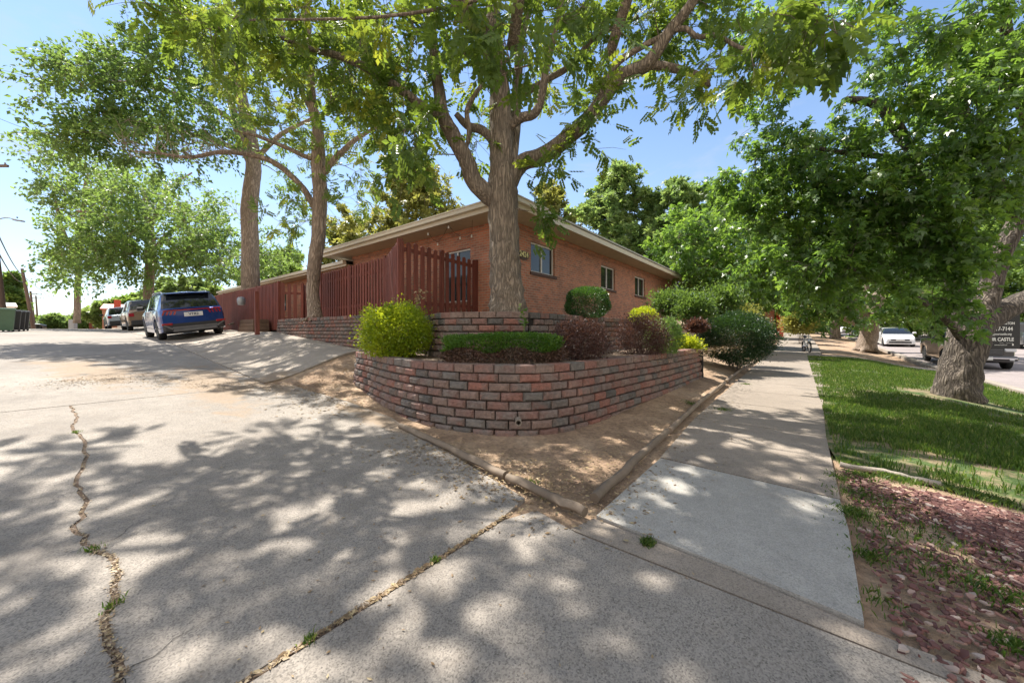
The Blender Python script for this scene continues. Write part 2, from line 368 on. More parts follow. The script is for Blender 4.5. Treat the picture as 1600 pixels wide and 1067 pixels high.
    def build(s, name, mat, parent=None, smooth=0, base=None, local=False):
        me = bpy.data.meshes.new(name); me.from_pydata(s.v, [], s.f); me.update()
        if local is False and False: pass
        finish(me, s.r, smooth)
        return link_mesh(name, me, mat, parent, base)
def finish(me, r, smooth=0, uv=True):
    n = len(me.polygons)
    if n and uv:
        bm = bmesh.new(); bm.from_mesh(me); bmesh.ops.recalc_face_normals(bm, faces=bm.faces); bm.to_mesh(me); bm.free()
    at = me.attributes.new('rnd', 'FLOAT', 'FACE'); at.data.foreach_set('value', np.asarray(r, dtype=np.float32)[:n])
    if uv and n < 200000:
        ul = me.uv_layers.new(name='UVMap'); nl = len(me.loops)
        co = np.empty(len(me.vertices) * 3); me.vertices.foreach_get('co', co); co = co.reshape(-1, 3)
        li = np.empty(nl, dtype=np.int32); me.loops.foreach_get('vertex_index', li)
        nr = np.empty(n * 3); me.polygons.foreach_get('normal', nr); nr = nr.reshape(-1, 3)
        lt = np.empty(n, dtype=np.int32); me.polygons.foreach_get('loop_total', lt); fi = np.repeat(np.arange(n), lt)
        N = nr[fi]; C = co[li]; hor = np.abs(N[:, 2]) > .72
        ln = np.hypot(N[:, 0], N[:, 1]) + 1e-9; tx, ty = -N[:, 1] / ln, N[:, 0] / ln
        U = np.where(hor, C[:, 0], C[:, 0] * tx + C[:, 1] * ty); V = np.where(hor, C[:, 1], C[:, 2])
        ul.data.foreach_set('uv', np.stack([U, V], 1).astype(np.float32).ravel())
    if smooth:
        me.polygons.foreach_set('use_smooth', np.ones(n, dtype=bool))
        if smooth < 180: me.set_sharp_from_angle(angle=R(smooth))
def tag(o, label=None, cat=None, group=None, kind=None):
    if label: o['label'] = label
    if cat: o['category'] = cat
    if group: o['group'] = group
    if kind: o['kind'] = kind
    return o
def empty(name, loc, rz=0):
    o = bpy.data.objects.new(name, None); o.location = loc; o.rotation_euler = (0, 0, rz); o.empty_display_size = .2; COL.objects.link(o); return o
def text_mesh(name, body, size, mat, parent, mtx, ext=.002, align='CENTER', bold=0):
    cu = bpy.data.curves.new(name, 'FONT'); cu.body = body; cu.size = size; cu.extrude = ext; cu.align_x = align; cu.align_y = 'CENTER'; cu.offset = bold
    to = bpy.data.objects.new(name + '_src', cu); COL.objects.link(to); dg = bpy.context.evaluated_depsgraph_get(); dg.update()
    me = bpy.data.meshes.new_from_object(to.evaluated_get(dg)); bpy.data.objects.remove(to); me.materials.clear(); me.transform(mtx)
    return link_mesh(name, me, mat, parent)
# ------------------------------------------------------------ ground sheets that follow the terrain
def cut_grid(bm, ds, dt, smin, smax, tmin, tmax):
    def cut(co, no):
        bmesh.ops.bisect_plane(bm, geom=bm.verts[:] + bm.edges[:] + bm.faces[:], dist=1e-5, plane_co=co, plane_no=no)
    s = smin
    while s < smax: cut((*XY(s, 0), 0), (UX, UY, 0)); s += ds
    t = tmin
    while t < tmax: cut((*XY(0, t), 0), (VX, VY, 0)); t += dt
def sheet(name, polys, mat, dz=0, ds=.8, dt=.8, skirt=.0, kind='structure', zf=None):
    bm = bmesh.new()
    for poly in polys:
        vs = [bm.verts.new((x, y, 0)) for x, y in poly]; bm.faces.new(vs)
    bmesh.ops.triangulate(bm, faces=bm.faces[:])
    st = [ST(x, y) for p in polys for x, y in p]
    cut_grid(bm, ds, dt, min(q[0] for q in st), max(q[0] for q in st), min(q[1] for q in st), max(q[1] for q in st))
    bmesh.ops.remove_doubles(bm, verts=bm.verts[:], dist=1e-4)
    for v in bm.verts: v.co.z = (zf or Hz)(v.co.x, v.co.y) + dz
    for f in bm.faces:
        f.normal_update()
        if f.normal.z < 0: f.normal_flip()
    if skirt:
        be = [e for e in bm.edges if e.is_boundary]
        r = bmesh.ops.extrude_edge_only(bm, edges=be)
        for g in r['geom']:
            if isinstance(g, bmesh.types.BMVert): g.co.z -= skirt
    me = bpy.data.meshes.new(name); bm.to_mesh(me); bm.free(); finish(me, [0.5] * len(me.polygons), 0, uv=False)
    o = link_mesh(name, me, mat)
    if kind: o['kind'] = kind
    return o
def stp(*l): return [XY(s, t) for s, t in l]
def gpx(*l): return [G(x, y) for x, y in l]
# base terrain: fine near, coarse far
def terrain():
    a = np.concatenate([np.linspace(-900, -60, 12), np.linspace(-50, -8, 22), np.arange(-7.5, 26, .35), np.linspace(27, 80, 40), np.linspace(100, 900, 12)])
    b = np.concatenate([np.linspace(-900, -30, 12), np.linspace(-25, -3, 15), np.arange(-2.6, 20, .35), np.linspace(21, 90, 60), np.linspace(110, 900, 12)])
    S, T = np.meshgrid(a, b, indexing='ij'); X = S * UX + T * VX; Y = S * UY + T * VY
    Z = H(X, Y) - .03 + .012 * np.sin(X * 5.1 + Y * 2.3) * np.sin(Y * 4.3 - X * 1.7)
    Z = Z - .06 * ((S < -.12) & (S > -4.8) & (T > 5.0))
    Z = np.where((T < -2) & (S > 6), Z - .02, Z)
    n, m = S.shape; v = np.stack([X.ravel(), Y.ravel(), Z.ravel()], 1)
    i, j = np.meshgrid(np.arange(n - 1), np.arange(m - 1), indexing='ij'); q = (i * m + j).ravel()
    f = np.stack([q, q + 1, q + m + 1, q + m], 1)
    me = bpy.data.meshes.new('ground'); me.from_pydata(v.tolist(), [], f.tolist()); finish(me, [.5] * len(f), 180)
    o = link_mesh('ground', me, M['dirt']); o['kind'] = 'structure'
terrain()
def wob(a, b, n, amp, seed):
    rn = random.Random(seed); out = []
    for i in range(n + 1):
        k = i / n; out.append((a[0] + (b[0] - a[0]) * k + rn.uniform(-amp, amp), a[1] + (b[1] - a[1]) * k + rn.uniform(-amp, amp)))
    return out
# alley slabs, separated by open joints
A1 = G(820, 778); A2 = G(612, 652); A3 = G(455, 601)
edge2 = [A1, G(700, 706), A2, G(540, 626), A3]
sA = [ST(*p) for p in edge2]
sheet('alley_slab', [[XY(-9, -7), XY(1.50, -7), XY(1.50, -.6)] + [XY(1.50, 1.80)] + [G(838, 797), G(900, 832)] + [XY(.6, 1.965), XY(-.44, 1.97), XY(-4.9, 1.97), XY(-9, 1.97)]], M['concrete'], .0, .6, .6, .03)
ce = [(7.45, .10), (6.8, .16), (6.2, .08), (5.6, .2), (4.9, .17), (4.3, .06), (3.9, .12), (3.4, .02), (3.1, .12), (2.8, .24), (2.5, .2), (2.2, .12), (1.9, .16), (1.535, .1)]
_r = random.Random(5); _c = []
for (a_, b_), (c_, d_) in zip(ce[:-1], ce[1:]):
    b2, d2 = .12 + (b_ - .12) * .55, .12 + (d_ - .12) * .55
    for k in range(5):
        u_ = k / 5; u2 = u_ * u_ * (3 - 2 * u_); _c.append((a_ + (c_ - a_) * u_, b2 + (d2 - b2) * u2 + _r.gauss(0, .009 if k else .004)))
ce = _c + [ce[-1]]
sheet('alley_slab', [[XY(s, t + .012) for s, t in ce] + [XY(1.535, 1.84)] + edge2 + [XY(7.46, 2.33)]], M['concrete'], .0, .5, .5, .03)
sheet('alley_slab', [[XY(s, t - .014) for s, t in reversed(ce)] + [XY(7.45, -6), XY(1.535, -6)]], M['concrete'], .0, .5, .5, .03)
ss = 7.475
while ss < 60:
    e = min(ss + 6.0, 62); sheet('alley_slab', [stp((ss, -2.2 if ss > 8 else -5), (e - .02, -2.2), (e - .02, 2.33), (ss, 2.33))], M['concrete'], .0, .7, .7, .03); ss = e
# concrete parking pads rising to the fence
sheet('parking_pad', [stp((7.72, 2.36), (13.2, 2.36), (13.2, 4.66), (8.25, 4.66), (8.15, 4.3), (7.98, 3.2))], M['concrete_pad'], .0, .35, .35, .05)
sheet('parking_pad', [stp((13.22, 2.36), (18.4, 2.36), (18.4, 5.4), (14.2, 5.4), (14.2, 4.7), (13.22, 4.66))], M['concrete_pad'], .0, .45, .45, .05)
sheet('parking_pad', [stp((18.42, 2.36), (46, 2.36), (46, 5.4), (18.42, 5.4))], M['concrete_pad'], .0, .6, .6, .05)
# sidewalk: new pale slab, then old panels with joints
sheet('sidewalk', [gpx((932, 806), (1032, 716), (1312, 781), (1326, 828), (1350, 972), (1140, 886))], M['concrete_new'], .004, .4, .4, .04)
sheet('sidewalk_border', [[XY(1.12, 1.99), XY(-.44, 1.99), XY(-3, 1.99), XY(-3, 2.10), XY(-.24, 2.10), G(1140, 889), G(928, 808)]], M['concrete_old'], -.006, .5, .5, .03)
t0 = 4.08; q0 = ST(*G(1032, 714)); q1 = ST(*G(1313, 779))
first = True
for t1 in (5.6, 7.2, 8.8, 10.4, 12.0, 13.6, 15.2, 18, 22, 27, 34, 42, 60, 84):
    wl = lambda t: 1.13 + .012 * (t - 2.5) * .8
    wr = lambda t: -.24 - .033 * max(0, min(t, 30) - 6)
    if first: poly = [XY(q0[0], q0[1]), XY(q1[0], q1[1]), XY(wr(t1), t1), XY(wl(t1), t1)]
    else: poly = stp((wl(t0), t0), (wr(t0), t0), (wr(t1), t1), (wl(t1), t1))
    sheet('sidewalk', [poly], M['concrete_old'], .0, .6, .8, .03); t0 = t1 + .018; first = False
# side street, kerb, lawn
def road_z(x, y): return Hz(x, y)
sheet('street', [stp((-4.95, -3), (-14.5, -3), (-14.5, 120), (-4.95, 120))], M['asphalt'], .02, 1.5, 1.5)
mbk = MB()
for k in range(0, 100):
    a, b = 3 + k * 1.2, 3 + (k + 1) * 1.2 - .015
    za, zb = hst(-4.8, a), hst(-4.8, b)
    p = [(*XY(-4.72, a), za - .2), (*XY(-4.97, a), za - .2), (*XY(-4.97, b), zb - .2), (*XY(-4.72, b), zb - .2)]
    q = [(x, y, (za if i in (0, 1) else zb) + .075) for i, (x, y, z) in enumerate(p)]
    mbk.hexa(p + q)
mbk.build('kerb', M['concrete_pad']).update_tag(); bpy.data.objects['kerb']['kind'] = 'structure'
lawn_edge = [G(1312, 724), G(1400, 742), G(1600, 792)]
sheet('lawn', [[*lawn_edge, XY(-3.5, 3.9), XY(-4.72, 4.2), XY(-4.72, 22.8), XY(-.60, 22.8), XY(-.40, 15), XY(-.2, 9), XY(-.18, 6)]], M['lawn'], -.012, .6, .6)
sheet('far_lawn', [stp((-14.9, -10), (-40, -10), (-40, 120), (-14.9, 120))], M['lawn'], .01, 3, 3)
sheet('tree_lawn_path', [stp((-.55, 23), (-4.7, 23), (-4.7, 24.6), (-.55, 24.6))], M['concrete_old'], .01, .8, .8, .03)

# joints and the long crack are filled with dirt, twigs and tufts
def scatter_strip(name, pts, width, n, mat, size=(.006, .03), seed=1, kind='stuff', zoff=.004):
    rn = random.Random(seed); mb = MB()
    for _ in range(n):
        i = rn.randrange(len(pts) - 1); k = rn.random(); a, b = pts[i], pts[i + 1]
        x = a[0] + (b[0] - a[0]) * k + rn.gauss(0, width); y = a[1] + (b[1] - a[1]) * k + rn.gauss(0, width); z = Hz(x, y) + zoff
        an = rn.random() * 6.28; l = rn.uniform(*size); w = l * rn.uniform(.15, .6); c, s_ = math.cos(an), math.sin(an); h = rn.uniform(0, l * .4)
        mb.add([(x - c * l, y - s_ * l, z), (x + s_ * w, y - c * w, z + h), (x + c * l, y + s_ * l, z + .003), (x - s_ * w, y + c * w, z + h * .5)], [(0, 1, 2, 3)])
    o = mb.build(name, mat); o['kind'] = kind; return o
ckpts = [XY(s, t) for s, t in ce]
scatter_strip('leaf_litter', ckpts[:44], .008, 700, M['litter'], (.003, .012), seed=3)
scatter_strip('leaf_litter', ckpts[40:], .011, 750, M['litter'], (.003, .013), seed=13)
scatter_strip('leaf_litter', [XY(1.517, -.5), XY(1.517, 1.9)], .008, 900, M['litter'], (.004, .02), seed=4)
scatter_strip('leaf_litter', [G(600, 575), G(470, 600), G(560, 640)], .35, 2600, M['litter'], (.008, .03), seed=5)
scatter_strip('leaf_litter', [G(455, 605), G(330, 600), G(180, 592), G(80, 600)], .28, 2600, M['litter'], (.006, .022), seed=6)
scatter_strip('leaf_litter', [G(640, 690), G(800, 740), G(900, 770), G(1010, 680), G(1100, 620)], .28, 4800, M['litter'], (.006, .022), seed=7)
scatter_strip('leaf_litter', [XY(1.55, 5), XY(1.5, 9.4), XY(1.6, 13)], .22, 1600, M['litter'], (.01, .03), seed=8)
scatter_strip('leaf_litter', [XY(4, -.5), XY(1, .8), XY(3, 1.6), XY(6, 1.8)], .7, 420, M['litter'], (.004, .014), seed=41)
scatter_strip('leaf_litter', [XY(.4, 3), XY(.5, 7), XY(.3, 14)], .4, 300, M['litter'], (.004, .014), seed=42, zoff=.006)
def dark_strip(name, pts, w):
    mb = MB(); rn = random.Random(9)
    for a, b in zip(pts[:-1], pts[1:]):
        d = Vector((b[0] - a[0], b[1] - a[1], 0)).normalized(); nn = Vector((-d.y, d.x, 0)) * w
        mb.add([(a[0] - nn.x, a[1] - nn.y, Hz(*a) - .009), (b[0] - nn.x, b[1] - nn.y, Hz(*b) - .009), (b[0] + nn.x, b[1] + nn.y, Hz(*b) - .009), (a[0] + nn.x, a[1] + nn.y, Hz(*a) - .009)], [(0, 1, 2, 3)], .5)
    o = mb.build(name, M['soil']); o['kind'] = 'structure'
dark_strip('joint_dirt', [XY(1.517, t) for t in np.arange(-2, 1.9, .3)], .02)
dark_strip('crack_dirt', ckpts, .014)
def hairlines():
    rr = random.Random(77); mb = MB()
    for (s, t, an, L_) in [(1.9, .15, .9, .35), (1.75, .14, 2.2, .25), (3.1, .13, 1.2, .5), (5.6, .15, 1.0, .7)]:
        a = Vector(XY(s, t)); h = an
        for k in range(14):
            h += rr.gauss(0, .45); h += (an - h) * .25; b = a + Vector((math.cos(h), math.sin(h))) * L_ / 14; w = .0018 * (1 - k / 15); n_ = Vector((-math.sin(h), math.cos(h))) * w
            mb.add([(*(a - n_), Hz(*a) + .003), (*(b - n_), Hz(*b) + .003), (*(b + n_), Hz(*b) + .003), (*(a + n_), Hz(*a) + .003)], [(0, 1, 2, 3)], .5); a = b
    mb.build('hairline_cracks', M['block_dark'])['kind'] = 'stuff'
hairlines()

# tufts: blades of grass
def blades(name, pts, h=(.03, .07), mat='grass', lean=.6, w=.0035, seed=2, kind='stuff'):
    rn = np.random.default_rng(seed); pts = np.asarray(pts, float); n = len(pts)
    z = H(pts[:, 0], pts[:, 1]) if pts.shape[1] == 2 else pts[:, 2]
    hh = rn.uniform(h[0], h[1], n); an = rn.uniform(0, 6.28, n); la = rn.uniform(0, 6.28, n); ll = rn.uniform(.1, lean, n) * hh
    ww = w * rn.uniform(.7, 1.6, n)
    dx, dy = np.cos(an) * ww, np.sin(an) * ww; lx, ly = np.cos(la) * ll, np.sin(la) * ll
    x, y = pts[:, 0], pts[:, 1]
    v = np.stack([np.stack([x - dx, y - dy, z - .01], 1), np.stack([x + dx, y + dy, z - .01], 1),
                  np.stack([x + dx * .8 + lx * .4, y + dy * .8 + ly * .4, z + hh * .6], 1), np.stack([x + lx, y + ly, z + hh], 1),
                  np.stack([x - dx * .8 + lx * .4, y - dy * .8 + ly * .4, z + hh * .6], 1)], 1).reshape(-1, 3)
    b = (np.arange(n) * 5)[:, None]; f = b + np.array([[0, 1, 2, 3, 4]])
    me = poly_mesh(name, v, f, rn.beta(1.6, 2.2, n)); o = link_mesh(name, me, M[mat])
    if kind: o['kind'] = kind
    return o
def poly_mesh(name, v, f, r):
    v = np.asarray(v, np.float32); f = np.asarray(f, np.int32); n, k = f.shape
    me = bpy.data.meshes.new(name); me.vertices.add(len(v)); me.vertices.foreach_set('co', v.ravel())
    me.loops.add(n * k); me.loops.foreach_set('vertex_index', f.ravel()); me.polygons.add(n)
    me.polygons.foreach_set('loop_start', np.arange(0, n * k, k, dtype=np.int32)); me.update(calc_edges=True)
    at = me.attributes.new('rnd', 'FLOAT', 'FACE'); at.data.foreach_set('value', np.asarray(r, np.float32)); return me
rn = np.random.default_rng(11)
def in_lawn(s, t):
    ok = (s < -.3 - .01 * t) & (s > -4.7) & (t > 4.5 + .38 * (s + .3) * -0 - .0)
    return ok
def patch(x, y): return .9 * np.sin(x * 1.9 + 2.1 * np.sin(y * 1.3 + x * .4)) + .8 * np.sin(y * 1.7 - x * .8 + 2.3 * np.sin(x * 1.1 + y * .5)) + .6 * np.sin(x * 4.7 + y * 3.9 + 2 * np.sin(x * 2.7 - y * 3.1)) + .6 * np.sin(x * 9.1 - y * 7.3 + 2 * np.sin(y * 5.7 + x * 1.3))
def lawn_pts(n, t0, t1, s0=-4.7, s1=-.28, thin=True):
    s = rn.uniform(s0, s1, n); t = t0 + (t1 - t0) * rn.random(n) ** 1.0; x, y = s * UX + t * VX, s * UY + t * VY
    keep = np.ones(n, bool)
    if thin:
        bare = (patch(x, y) > 1.15 - .9 * np.clip((7.5 - t) / 3, 0, 1) - .5 * np.clip((s + .9) / .6, 0, 1)); keep &= ~(bare & (rn.random(n) < .9))
        tr = np.hypot(x - 8.75, y - 7.05); keep &= tr > .75 + .3 * rn.random(n)
    return np.stack([x, y], 1)[keep]
blades('grass', np.concatenate([lawn_pts(44000, 5.3, 9), lawn_pts(12000, 4.55, 5.8), lawn_pts(34000, 8.5, 15)]), (.025, .065), seed=3)
blades('grass', lawn_pts(26000, 15, 23), (.03, .07), w=.006, seed=4)
# sparse weeds near the mulch, in the joints and along the timbers
def around(c, r, n, seed): g = np.random.default_rng(seed); return np.array(c)[None, :] + g.normal(0, r, (n, 2))
wk = [around(G(x, y), r, n, i) for i, (x, y, r, n) in enumerate([(1334, 800, .05, 320), (1352, 775, .10, 300), (1312, 745, .05, 160), (1395, 830, .13, 260), (1358, 868, .04, 160),
     (1440, 880, .13, 240), (1380, 940, .05, 60), (1520, 905, .08, 200), (1500, 850, .12, 160), (1585, 1010, .04, 200), (1380, 790, .15, 200), (1500, 765, .07, 300), (1560, 782, .07, 300), (1420, 752, .06, 200), (1330, 722, .06, 250), (1012, 848, .018, 220), (825, 756, .035, 260), (850, 775, .02, 80),
     (1390, 742, .05, 500), (1490, 745, .06, 400), (1345, 742, .05, 300), (1590, 940, .05, 300), (1130, 640, .06, 200), (1080, 630, .06, 160), (1165, 600, .05, 160)])]
blades('weed_tufts', np.concatenate(wk), (.008, .032), w=.0024, lean=1.8, seed=6)
wk = [around(XY(1.517, t), .012, 60, i) for i, t in enumerate((1.25, .62, .2, -.2))] + [around(XY(s, t), .02, 45, i + 9) for i, (s, t) in enumerate(ce) if i in (12, 41, 52)]
blades('joint_weeds', np.concatenate(wk), (.01, .035), w=.002, lean=1.2, seed=7)

# red sandstone chips
def chips(name, n, seed, f):
    g = random.Random(seed); mb = MB(); c = 0
    while c < n:
        x, y, l = f(g)
        if x is None: continue
        c += 1; z = Hz(x, y) - .014 + g.uniform(0, .014); k = g.choice((4, 5, 5, 6)); an0 = g.random() * 6; el = g.uniform(.4, 1)
        tx, ty = g.gauss(0, .22), g.gauss(0, .22); vs = []
        for j in range(k):
            an = an0 + 6.283 * (j + g.uniform(-.25, .25)) / k; q_ = l * g.uniform(.75, 1.2); dx, dy = q_ * math.cos(an), q_ * el * math.sin(an); dx, dy = dx * math.cos(an0) - dy * math.sin(an0), dx * math.sin(an0) + dy * math.cos(an0)
            vs.append((x + dx, y + dy, z + .010 + dx * tx + dy * ty))
        low = [(a + (a - x) * .08, b + (b - y) * .08, cc - .007) for a, b, cc in vs]
        mb.add(vs + low, [tuple(range(k))] + [(j, j + k, (j + 1) % k + k, (j + 1) % k) for j in range(k)])
    o = mb.build(name, M['redstone']); o['kind'] = 'stuff'
def reg(g):
    s = g.uniform(-3.2, -.30); t = g.uniform(.9, 4.35); x, y = XY(s, t)
    lim = 4.45 + .3 * (s + .3)
    if t > lim - .12: return None, 0, 0
    if y < .9: return None, 0, 0
    d = patch(x * 1.6, y * 1.6)
    if s > -.75 and g.random() < .85: return None, 0, 0
    if d > .7 and g.random() < .8: return None, 0, 0
    if s > -1.1 - .25 * (t - 2.2) and t < 3.0 and g.random() < .45: return None, 0, 0
    return x, y, g.uniform(.007, .022)
chips('red_stone_mulch', 24000, 5, reg)

# ------------------------------------------------------------ timbers and edging
def log(name, pts, rad, label, mat='timber', group=None, squash=.75):
    mb = MB(); n = len(pts)
    rr = random.Random(len(label)); P3 = []
    for i in range(n - 1):
        for k in range(6):
            q = Vector(pts[i]).lerp(Vector(pts[i + 1]), k / 6); P3.append(q + Vector((rr.gauss(0, .004), rr.gauss(0, .004), rr.gauss(0, .004))))
    P3.append(Vector(pts[-1])); mb.tube(P3, rad, 10, tw=lambda i, a: 1 + .06 * math.sin(3 * a + i) + .05 * math.sin(7 * a))
    o = mb.build(name, M[mat], smooth=50, base=P3[0]); tag(o, label, 'edging timber', group); return o
def gz(px, py, up=.03): x, y = G(px, py); return (x, y, Hz(x, y) + up)
log('edging_timber', [gz(928, 786, .035), gz(985, 733, .035), gz(1042, 678, .035)] , .036, 'split weathered landscape timber beside the pale new sidewalk slab', group='timbers along the dirt strip')
log('edging_timber', [gz(1046, 675, .03), gz(1095, 630, .035), gz(1133, 600, .035)], .034, 'grey landscape timber with a weathered cracked top halfway along the sidewalk edge', group='timbers along the dirt strip')
log('edging_timber', [gz(1134, 598, .03), gz(1160, 577, .03), gz(1192, 557, .03)], .038, 'farthest timber of the sidewalk edge, running past the big dark bush', group='timbers along the dirt strip')
log('edging_timber', [gz(626, 668, .02), gz(700, 704, .03), gz(790, 748, .03)], .034, 'low half buried timber between the alley slab and the bare dirt', group='timbers along the dirt strip')
log('edging_timber', [gz(794, 750, .025), gz(850, 777, .03), gz(914, 806, .025)], .034, 'short timber whose end meets the sidewalk corner', group='timbers along the dirt strip')
log('lawn_edging', [gz(1312, 727, .005), gz(1380, 738, .005), gz(1470, 757, .0)], .024, 'pale concrete edging strip between the lawn and the red stone mulch', 'concrete_pad')

# ------------------------------------------------------------ retaining walls of split-face blocks
def arc_path(pts, closed=False):
    P2 = [Vector((p[0], p[1], 0)) for p in pts]; out = []
    for i in range(len(P2) - 1):
        p0 = P2[max(i - 1, 0)]; p1 = P2[i]; p2 = P2[i + 1]; p3 = P2[min(i + 2, len(P2) - 1)]
        for k in range(12):
            t = k / 12; out.append(.5 * ((2 * p1) + (-p0 + p2) * t + (2 * p0 - 5 * p1 + 4 * p2 - p3) * t * t + (-p0 + 3 * p1 - 3 * p2 + p3) * t ** 3))
    out.append(P2[-1]); return out
def resample(path):
    L_ = [0]
    for a, b in zip(path[:-1], path[1:]): L_.append(L_[-1] + (b - a).length)
    def at(d):
        d = min(max(d, 0), L_[-1]); i = min(np.searchsorted(L_, d, side='right') - 1, len(path) - 2)
        k = (d - L_[i]) / max(L_[i + 1] - L_[i], 1e-9); p = path[i].lerp(path[i + 1], k)
        a = path[max(i - 1, 0)]; b = path[min(i + 2, len(path) - 1)]; tg = (b - a).normalized(); return p, tg
    return at, L_[-1]
def block_wall(name, label, pts, zb, n, out_sign, bl=.28, bh=.1, depth=.2, top_len=None, seed=1, step=None, zmin=None):
    at, LL = resample(arc_path(pts) if len(pts) > 2 else [Vector((*p, 0)) for p in pts]); rr = random.Random(seed)
    p0 = at(LL / 2)[0]; root = empty(name, (p0.x, p0.y, zb)); tag(root, label, 'retaining wall')
    body, cap, core = MB(), MB(), MB()
    for c in range(n):
        d = -(bl / 2 if c % 2 else 0) + .02 * c; z0, z1 = zb + c * bh, zb + (c + 1) * bh - .011; back = .011 * c
        end = LL - (step(c) if step else 0)
        while d < end - .05:
            L_ = bl * rr.uniform(.97, 1.03); a, b = max(d, 0) + .013, min(d + L_, end) - .013; d += L_
            if b - a < .05: continue
            pa, ta = at(a); pb, tb = at(b); tg = (pb - pa)
            if tg.length < .03: continue
            tg.normalize(); nn = Vector((tg.y, -tg.x, 0)) * out_sign
            j = rr.uniform(-.004, .004); o1 = -back + j + rr.choice((0, 0, .006, -.006)); bv = .030 if c < n - 1 else .012
            A, B = pa + nn * (o1 - bv), pb + nn * (o1 - bv); Af, Bf = pa + nn * o1 + tg * bv, pb + nn * o1 - tg * bv
            Ab, Bb = pa - nn * depth + nn * o1, pb - nn * depth + nn * o1
            if c == n - 1 : zf0, zf1 = z0 + bv * .6, z1 - bv * .5
            else: zf0, zf1 = z0 + bv * .7, z1 - bv * .7
            def w(p, z): return (p.x, p.y, z)
            jit = lambda: rr.uniform(-.003, .003)
            vs = [w(A, z0), w(B, z0), w(B, z1), w(A, z1), w(Af + nn * jit(), zf0 + jit()), w(Bf + nn * jit(), zf0 + jit()), w(Bf + nn * jit(), zf1 + jit()), w(Af + nn * jit(), zf1 + jit()), w(Ab, z0), w(Bb, z0), w(Bb, z1), w(Ab, z1)]
            fs = [(4, 5, 6, 7), (0, 1, 5, 4), (1, 2, 6, 5), (2, 3, 7, 6), (3, 0, 4, 7), (3, 2, 10, 11), (0, 8, 9, 1), (0, 3, 11, 8), (1, 9, 10, 2), (8, 11, 10, 9)]
            (cap if c == n - 1 else body).add(vs, fs)
    k = 0
    while k < LL - .3:
        pa, _ = at(k); pb, _ = at(k + .3); tg = (pb - pa).normalized(); nn = Vector((tg.y, -tg.x, 0)) * out_sign
        o1, o2 = -.011 * n - .03, -depth + .01
        if not step or k + .3 < LL - step(n - 1):
            q = [pa + nn * o1, pb + nn * o1, pb + nn * o2, pa + nn * o2]; core.hexa([(p.x, p.y, zb) for p in q] + [(p.x, p.y, zb + n * bh - .012) for p in q])
        k += .3
    body.build('block_courses', M['block'], root); cap.build('cap_course', M['block'], root); core.build('joint_backing', M['block_dark'], root)
    return root
w1 = [XY(7.35, 4.3), (-3.22, 7.25), (-2.52, 6.25), (-1.72, 5.22), (-.85, 4.50), (.1, 4.24), (.86, 4.58), (2.0, 5.72), XY(1.86, 7.3), XY(1.80, 9.6)]
wa = block_wall('retaining_wall', 'curved low retaining wall of red and grey blocks in front of the clipped low hedge', w1, -.06, 8, 1, bl=.28, bh=.11, seed=4)
# return of the low wall behind the big bush
block_wall('retaining_wall', 'short end wall of blocks behind the stems of the big dark bush', [XY(1.80, 9.72), XY(3.4, 9.78)], .02, 8, 1, seed=9)
# drain pipe mouth in the low wall
dp = MB(); c = P(810, 659, 4.16)
dp.lathe((c.x, c.y + .10, c.z), [(.028, 0), (.036, -.0), (.036, -.15), (.028, -.15), (.026, -.02)], 20, 'y'); d_ = dp.build('drain_pipe', M['concrete_old'], wa, smooth=40)
d_['label'] = 'round drain pipe mouth in the lowest courses'
w2 = [(-1.55, 6.55), (-1.15, 5.95), (-.5, 5.72), (.10, 5.72), (.34, 5.9)]
block_wall('retaining_wall', 'upper tier wall of blocks under the trunk of the big tree', w2, .66, 8, 1, bl=.28, bh=.11, seed=12)
w3 = [XY(3.30, 4.86), XY(3.30, 7), XY(3.30, 9.8)]
block_wall('retaining_wall', 'upper tier wall running along the brick house behind the purple bushes', [(.36, 5.93), XY(3.38, 5.2), XY(3.38, 7.2), XY(3.38, 9.9)], .66, 8, 1, bl=.28, bh=.11, seed=15)
w4 = [XY(14.3, 5.5), XY(14.2, 4.75), XY(13.7, 4.58), XY(11, 4.56), XY(8.2, 4.56), XY(7.2, 4.62)]
block_wall('retaining_wall', 'long block wall at the foot of the red fence beside the parking pad', w4, .62, 10, 1, bl=.2, seed=22)
block_wall('retaining_wall', 'block wall stepping back behind the golden bush', [XY(7.3, 4.62), XY(6.4, 4.6), (-1.6, 6.5)], .62, 9, 1, seed=25)
# bed soil between the two tiers, and the yard terrace above
w1in = [(-3.05, 7.3), (-2.38, 6.33), (-1.62, 5.34), (-.8, 4.66), (.1, 4.42), (.78, 4.74), (1.86, 5.84), XY(2.02, 7.3), XY(1.98, 9.8)]
bed = sheet('planting_bed', [w1in + [XY(3.42, 9.9), XY(3.42, 5.2), (.36, 6.0), (.1, 5.8), (-.5, 5.8), (-1.2, 6.05), (-1.7, 6.7), XY(7.2, 4.5)]], M['soil'], 0, .3, .3, zf=lambda x, y: .765 + .03 * math.sin(x * 3) * math.sin(y * 4) + .035 * max(0, math.sin(x * 9 + y * 7)))
sheet('yard_ground', [[(.34, 6.05), (.05, 5.9), (-.5, 5.9), (-1.1, 6.1), (-1.5, 6.75), XY(6.4, 4.75), XY(8.2, 4.72), XY(13.6, 4.74), XY(14.2, 5.6), XY(40, 5.6), XY(40, 24), XY(4.6, 24), XY(3.5, 10), XY(3.5, 5.2)]], M['soil'], 0, 1, 1, zf=lambda x, y: 1.49 + .02 * math.sin(x * 3) * math.sin(y * 4) + .06 * float(sm(7, 12, ST(x, y)[0])))
scatter_strip('leaf_litter', [(-2.2, 6.4), (-.8, 5.2), (.9, 5.1), XY(2.6, 7), XY(2.6, 9)], .22, 2600, M['litter'], (.008, .03), seed=33, zoff=0)
